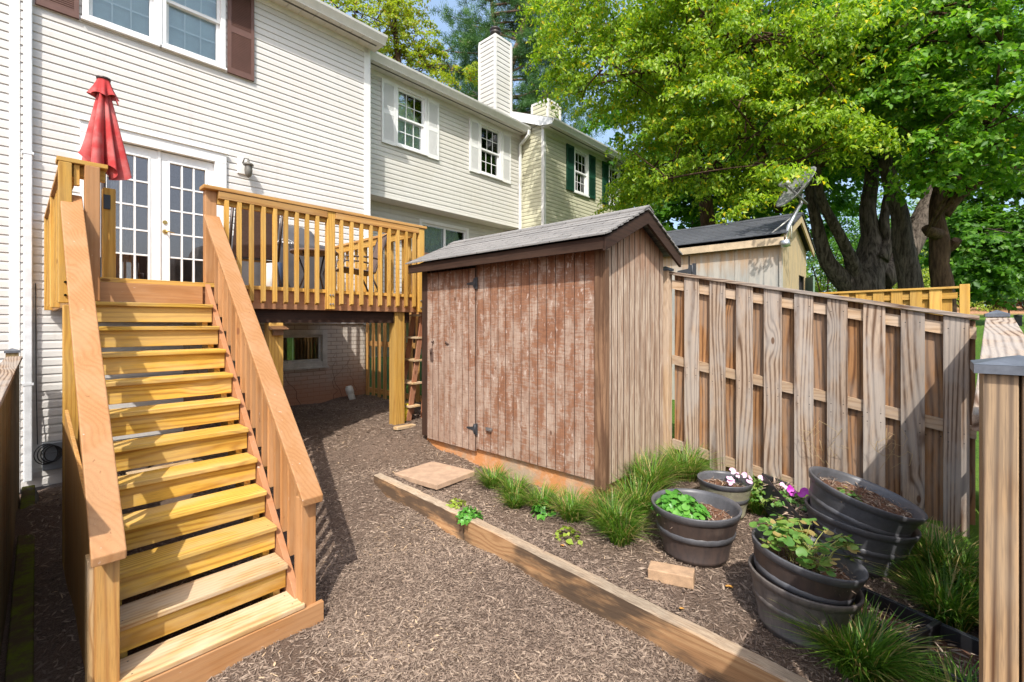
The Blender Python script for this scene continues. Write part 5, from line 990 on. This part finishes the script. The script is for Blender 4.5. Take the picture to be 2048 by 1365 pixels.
B=lambda u,v,d,rx,rz=None,ry=None:(*W3(u,v,d),rx,ry or rx,rz or rx*.7)
# large multi-stemmed tree
gb=W3(1725,600,11)
tree('large_tree','huge dark multi-stemmed tree with thick spreading grey trunks behind the yellow fence','tree',(gb[0],gb[1],1.0),
 [trunk([(1722,640,11),(1722,575,11),(1738,530,11),(1742,470,11),(1735,420,11),(1745,330,11),(1730,200,11),(1740,60,11)],[.52,.46,.36,.20,.165,.14,.11,.06],0),
  trunk([(1705,580,11),(1655,525,10.9),(1634,450,10.8),(1622,395,10.7),(1600,290,10.6),(1560,150,10.5)],[.26,.17,.125,.105,.09,.06],0),
  trunk([(1715,565,11),(1698,510,10.7),(1668,450,10.5),(1643,400,10.4),(1634,330,10.3),(1650,180,10.2)],[.22,.125,.105,.095,.08,.05],0),
  trunk([(1750,560,11),(1800,520,11.1),(1840,450,11.2),(1870,390,11.3),(1930,300,11.5),(1990,180,11.5)],[.38,.27,.25,.22,.16,.08],0),
  trunk([(1758,520,10.8),(1775,480,10.8),(1768,440,10.8),(1790,330,10.8),(1830,200,10.8)],[.2,.12,.10,.08,.05],0)],
 [B(1500,330,12.5,1.6,1.0),B(1560,180,12.5,1.8,1.2),B(1720,150,12,2.,1.3),B(1850,160,12.5,2,1.3),B(1960,260,12.5,1.7,1.3),B(1700,40,12,2.4,1.5),B(1900,40,12,2.4,1.5),B(1650,300,13.5,1.6,.9),B(1800,290,14,1.6,.8),B(1420,260,13,1.8,1.3),B(1550,-60,12,2.6,1.5)],
 M['leafd'],M['bark'],760,85,.34,.13,.7,nbranch=90,nyellow=0,bthick=.035)
gb=W3(1820,600,9.9)
tree('slender_tree','single dark trunk leaning up in front of the big multi-stemmed tree','tree',(gb[0],gb[1],.9),
 [trunk([(1826,640,9.9),(1820,560,9.9),(1806,490,9.9),(1800,430,9.9),(1782,370,9.9),(1768,300,9.9),(1760,180,9.8),(1770,40,9.6)],[.25,.21,.19,.16,.14,.12,.09,.05],0)],
 [B(1760,230,9.8,1.1,.8),B(1700,120,9.6,1.5,.9),B(1820,60,9.4,1.5,1.),B(1680,250,10,1.0,.6),B(1820,300,10.3,.9,.5)],M['leaf'],M['bark'],260,75,.28,.115,.65,nbranch=40,nyellow=.01)
gb=W3(1890,600,9.2)
tree('knobbly_tree','tree with a knobbly brown trunk at the right, glossy broad leaves hanging in front','tree',(gb[0],gb[1],.9),
 [trunk([(1888,640,9.2),(1885,570,9.2),(1878,530,9.2),(1880,490,9.2),(1874,440,9.2),(1876,400,9.2),(1890,360,9.2)],[.20,.18,.155,.17,.125,.125,.13],0),
  trunk([(1885,430,9.2),(1920,390,9),(1975,355,8.7),(2050,330,8.3)],[.13,.10,.085,.06],0),trunk([(1890,370,9.2),(1925,330,9),(1985,300,8.8),(2060,250,8.5)],[.11,.085,.07,.05],0),
  trunk([(1880,470,9.2),(1862,465,9.0),(1852,455,8.95)],[.13,.10,.08],0),trunk([(1885,500,9.2),(1905,492,9.1),(1914,480,9.0)],[.12,.09,.08],0),trunk([(1885,400,9.2),(1880,300,9.2),(1890,150,9),(1900,0,8.8)],[.14,.12,.09,.05],0)],
 [B(1900,300,7.6,.75,.45),B(1970,240,7.4,.9,.6),B(1860,370,8,.45,.25),B(1900,130,7.8,1.2,.8),B(2010,120,7.5,1.2,.9),B(1780,180,8.2,1.0,.7),B(1850,20,8,1.4,.8),B(2020,330,7.8,.5,.35),B(2000,20,7.6,1.3,.8),B(1700,70,8.5,1.1,.7)],
 M['leaf'],M['barkb'],430,62,.24,.105,.65,nbranch=70,nyellow=.015,droop=.45)
# mulberry-like light green canopy over the sheds
gb=W3(1480,600,11)
tree('spreading_tree','light green spreading tree with some yellow leaves drooping over both sheds','tree',(11.6,4.0,.9),
 [([(11.6,4.0,.8),(11.5,4.0,2.5),(11.3,4.0,4.2),(10.9,4.0,5.6)],[.22,.2,.17,.13]),trunk([(1560,420,11),(1500,250,9.8),(1420,130,9),(1330,140,8.6),(1200,150,8.4)],[.12,.1,.07,.05,.02],0),trunk([(1650,330,10),(1560,110,9),(1470,80,8.4),(1400,30,8.2)],[.1,.08,.05,.03],0),trunk([(1560,380,10.5),(1440,340,9.2),(1320,355,8.8)],[.07,.04,.02],0)],
 [B(1180,60,9.5,1.1,.7),B(1260,150,9.2,1.2,.8),B(1160,150,9.8,.7,.55),B(1350,90,8.8,1.3,.8),B(1330,260,9.3,1.,.5),B(1420,200,8.6,1.2,.7),B(1290,350,9.8,.65,.4),B(1400,345,9,.9,.35),B(1500,110,8.4,1.3,.8),B(1560,230,8.4,1.1,.55),B(1640,250,8,.75,.4),B(1650,110,8.2,1.2,.7),B(1480,-20,8.5,1.5,.8),B(1280,0,9,1.3,.7),B(1500,370,9.2,.6,.28),B(1470,420,8,.28,.12),B(1530,400,7.8,.28,.14),B(1560,338,6.4,.20,.09),B(1120,20,10,.8,.5),B(1250,390,10.6,.5,.4),B(1700,280,8,.5,.3)],
 M['leafy'],M['barkb'],860,92,.26,.085,.5,bthick=.02,nbranch=150,nyellow=.055,droop=.7)
# dark mass behind
tree('shade_tree','dense dark green tree filling the gap behind the black roofed shed','tree',(17,6.5,1.2),[([(17,6.5,1),(17,6.4,4),(16.9,6.4,7)],[.3,.25,.2])],
 [B(1360,400,15,1.6,1.5),B(1480,380,16,2,1.6),B(1300,250,16,2,2),B(1450,200,16,2.4,2),B(1600,390,17,2.0,1.5),B(1640,250,17,2.4,2),B(1380,60,16,2.5,1.8),B(1330,430,14,1.2,.8),B(1290,330,15,1.2,1.2)],M['leafd'],M['bark'],420,80,.42,.2,.8,nbranch=40,nyellow=0)
tree('hillside_tree','dense dark tree behind the knobbly trunk at the right edge','tree',(22,-3.6,1.6),[([(22,-3.6,1.5),(22,-3.5,4),(22,-3.4,7)],[.3,.25,.2])],
 [B(1960,480,17,1.5,1.6),B(2040,420,17,1.8,1.8),B(1980,330,18,2.2,1.8),B(2080,250,18,2.2,1.8),B(1960,555,17,.9,.6),B(2030,510,17,1.2,.8)],M['leafd'],M['bark'],300,85,.42,.2,.8,nbranch=30,nyellow=0)
# sunlit shrubs beyond the fence
def shrub(u,v,d,r,rz,label,mat=M['bush'],n=60,size=.12,per=60):
    x,y,z=W3(u,v,d); P,N,cs=crown_pts([(x,y,z,r,r,rz),(x+r*.4,y-r*.3,z-rz*.4,r*.7,r*.7,rz*.6)],per,r*.22,n); V,F=leaves(P,N,size,.6,.2,.2)
    b=thing('shrub',(x,y,float(gz(x,y))),label,'shrub','shrubs on the slope beyond the fences'); m=MB()
    for k in range(5): m.tube(limb((x,y,float(gz(x,y))-.1),cs[k],.2),[.05-.006*i for i in range(7)],6,False)
    m.build('stem',M['barkb'],b); bigmesh('foliage',V,F,mat,np.repeat(rng.beta(2,2,len(P))*.93,2),b)
shrub(1640,550,27,1.6,1.6,'pale green shrub glowing between the second shed and the big tree')
shrub(1790,540,27,2.,1.9,'sunlit yellow-green shrub seen between the big stems and the leaning trunk')
shrub(1850,470,28,2.,2.6,'tall sunlit yellow-green shrub seen right of the leaning trunk',n=80)
shrub(1930,600,26,1.8,1.2,'sunlit shrub just right of the knobbly trunk above the yellow fence')
shrub(1655,470,25,2.0,2.4,'tall dark shrub behind the left stems of the big tree',M['leafd'],110,.15)
shrub(1730,440,26,2.2,2.6,'tall dark shrub directly behind the middle stem of the big tree',M['leafd'],110,.15)
shrub(2010,560,28,2.2,1.2,'dark rounded bush at the back of the lawn',M['leafd'],90,.16)
shrub(2055,575,24,1.2,.7,'grey-green bush at the right edge behind the lawn',M['leafd'],50,.14)
shrub(1700,560,30,3.2,2.0,'broad pale hedge bush behind the big multi-stemmed tree',n=90,size=.15)
m=thing('maple_sapling',(24.,-2.3,1.9),'small reddish maple sapling at the edge of the lawn','tree')
x,y,z=W3(2018,606,17); P,N,cs=crown_pts([(x,y,z,.7,.7,.16)],30,.14,26); V,F=leaves(P,N,.08,.6,.2,.2); MB().tube([(x,y,g(x,y)-.1),(x+.03,y,z)],[.03,.02],6).build('trunk',M['barkb'],m); bigmesh('crown',V,F,leafmat('leaf_red',[(.10,.025,.02),(.16,.05,.03),(.2,.09,.04)]),np.repeat(rng.uniform(0,1,len(P)),2),m)
x,y,z=W3(2036,640,16); o=MB().box(-.09,.09,-.09,.09,0,.34).lathe([(.0,.34),(.13,.34),(.10,.40),(0,.42)],12).build('path_light',M['black'],None,.01,origin=(0,0,0)); o.location=(x,y,g(x,y)-.02); tag(o,'small black box light standing on the lawn at the right','lamp')
# sparse yellowish tree over the roofs
tree('sparse_tree','tall thin yellow-green tree rising behind the roofs at the upper left','tree',(10.5,19,0),[trunk([(820,700,24),(815,300,24),(800,150,24),(790,60,24),(780,-60,24)],[.3,.25,.16,.12,.05],0)],
 [B(690,20,23,1.6,1.3),B(760,60,24,2.2,1.6),B(830,60,24,1.6,1.4),B(860,120,24,1.1,.9),B(810,140,24,1.6,1.2),B(780,-20,24,2.2,1.6),B(890,150,23,.7,.3),B(935,140,23,.8,.35),B(745,100,24,1.2,.8)],M['leafs'],M['barkb'],330,62,.30,.12,.8,nbranch=110,nyellow=.06)
# pine
def pine():
    t_=thing('pine_tree',(18,17.5,0),'tall dark blue-green pine standing behind the siding clad chimney','tree'); tr=MB(); pts,r=trunk([(1014,700,26),(1016,330,26),(1016,180,26),(1022,130,26),(1045,60,26),(1060,-40,26),(1062,-160,26)],[.36,.32,.27,.22,.17,.12,.08],0); tr.tube(pts,r,12)
    tr.tube(trunk([(1018,200,26),(1000,100,26.2),(985,20,26.2),(975,-120,26.2)],[.2,.16,.13,.1],0)[0],[.2*(1-i/14) for i in range(10)],8)
    br=MB(); P=[];D=[]; rr=random.Random(11)
    whorls=[(u,v) for v in range(-120,300,26) for u in [None]]
    for k in range(64):
        v=rr.uniform(-160,255); cu=1016+ (0 if v>130 else (130-v)*.25*rr.choice([1,-1.0])); sd=rr.choice([-1,1]); Lp=rr.uniform(60,150)*(1 if v<180 else .75); dd=26+rr.uniform(-2,2)
        a=Vector(W3(cu,v+20,26)); e=Vector(W3(cu+sd*Lp,v-rr.uniform(-25,25),dd))
        pts=limb(a,e,.25); br.tube(pts,[.075-.01*i for i in range(7)],5,False)
        for j in range(2,7):
            for _ in range(7):
                c=pts[j]+Vector((rr.gauss(0,.42),rr.gauss(0,.42),rr.gauss(.08,.2))); P.append(c); D.append((e-a).normalized())
                if rr.random()<.25: br.tube([pts[j],(pts[j]+c)/2+Vector((0,0,-.05)),c],[.025,.018,.01],4,False)
    for u,v,r_,n_ in ((1130,250,1.5,60),(1160,290,1.5,60),(1080,280,1.1,30),(960,60,1.4,50),(1040,20,1.4,50),(950,170,1.3,60),(1100,60,1.3,60),(935,110,1.0,35),(1090,170,1.3,60),(1050,240,1.2,50),(950,240,1.1,45),(1180,230,1.4,50),(1000,120,1.3,50)):
        for _ in range(n_): c=Vector(W3(u,v,26))+Vector((rr.gauss(0,r_*.6),rr.gauss(0,r_*.6),rr.gauss(0,r_*.32))); P.append(c); D.append(Vector((0,0,1)))
    tr.build('trunk',M['barkp'],t_); br.build('branches',M['barkp'],t_)
    P=np.array([tuple(p) for p in P]); D=np.array([tuple(d) for d in D]); n=len(P); k=62
    dirs=norm(rng.normal(size=(n*k,3))+np.repeat(D,k,0)*.9+np.array([0,0,.55])); L=rng.uniform(.14,.30,n*k)[:,None]; b=np.repeat(P,k,0)+rng.normal(0,.10,(n*k,3)); s=norm(np.cross(dirs,rng.normal(size=(n*k,3))))*.012
    V=np.stack([b-s,b+s,b+dirs*L],1).reshape(-1,3); F=np.arange(n*k*3).reshape(-1,3); bigmesh('crown',V,F,M['needle'],np.repeat(rng.beta(2,2,n),k)*.93,t_)
pine()
# trees far behind the camera-left row and beyond the houses, closing the horizon
for u,v,d,r,rz,lb in ((1480,560,34,4,2.5,'distant hedge of trees beyond the second shed'),(1900,520,40,5,4,'distant wood edge beyond the lawn'),(2050,500,42,5,4,'distant wood edge at the right side beyond the lawn')):
    x,y,z=W3(u,v,d); P,N,cs=crown_pts([(x,y,z,r,r,rz)],80,1.1,200); V,F=leaves(P,N,.38,.8,.2,.2); o=bigmesh('tree',V,F,M['leafd'],np.repeat(rng.beta(2,2,len(P))*.93,2)); tag(o,lb,'tree')
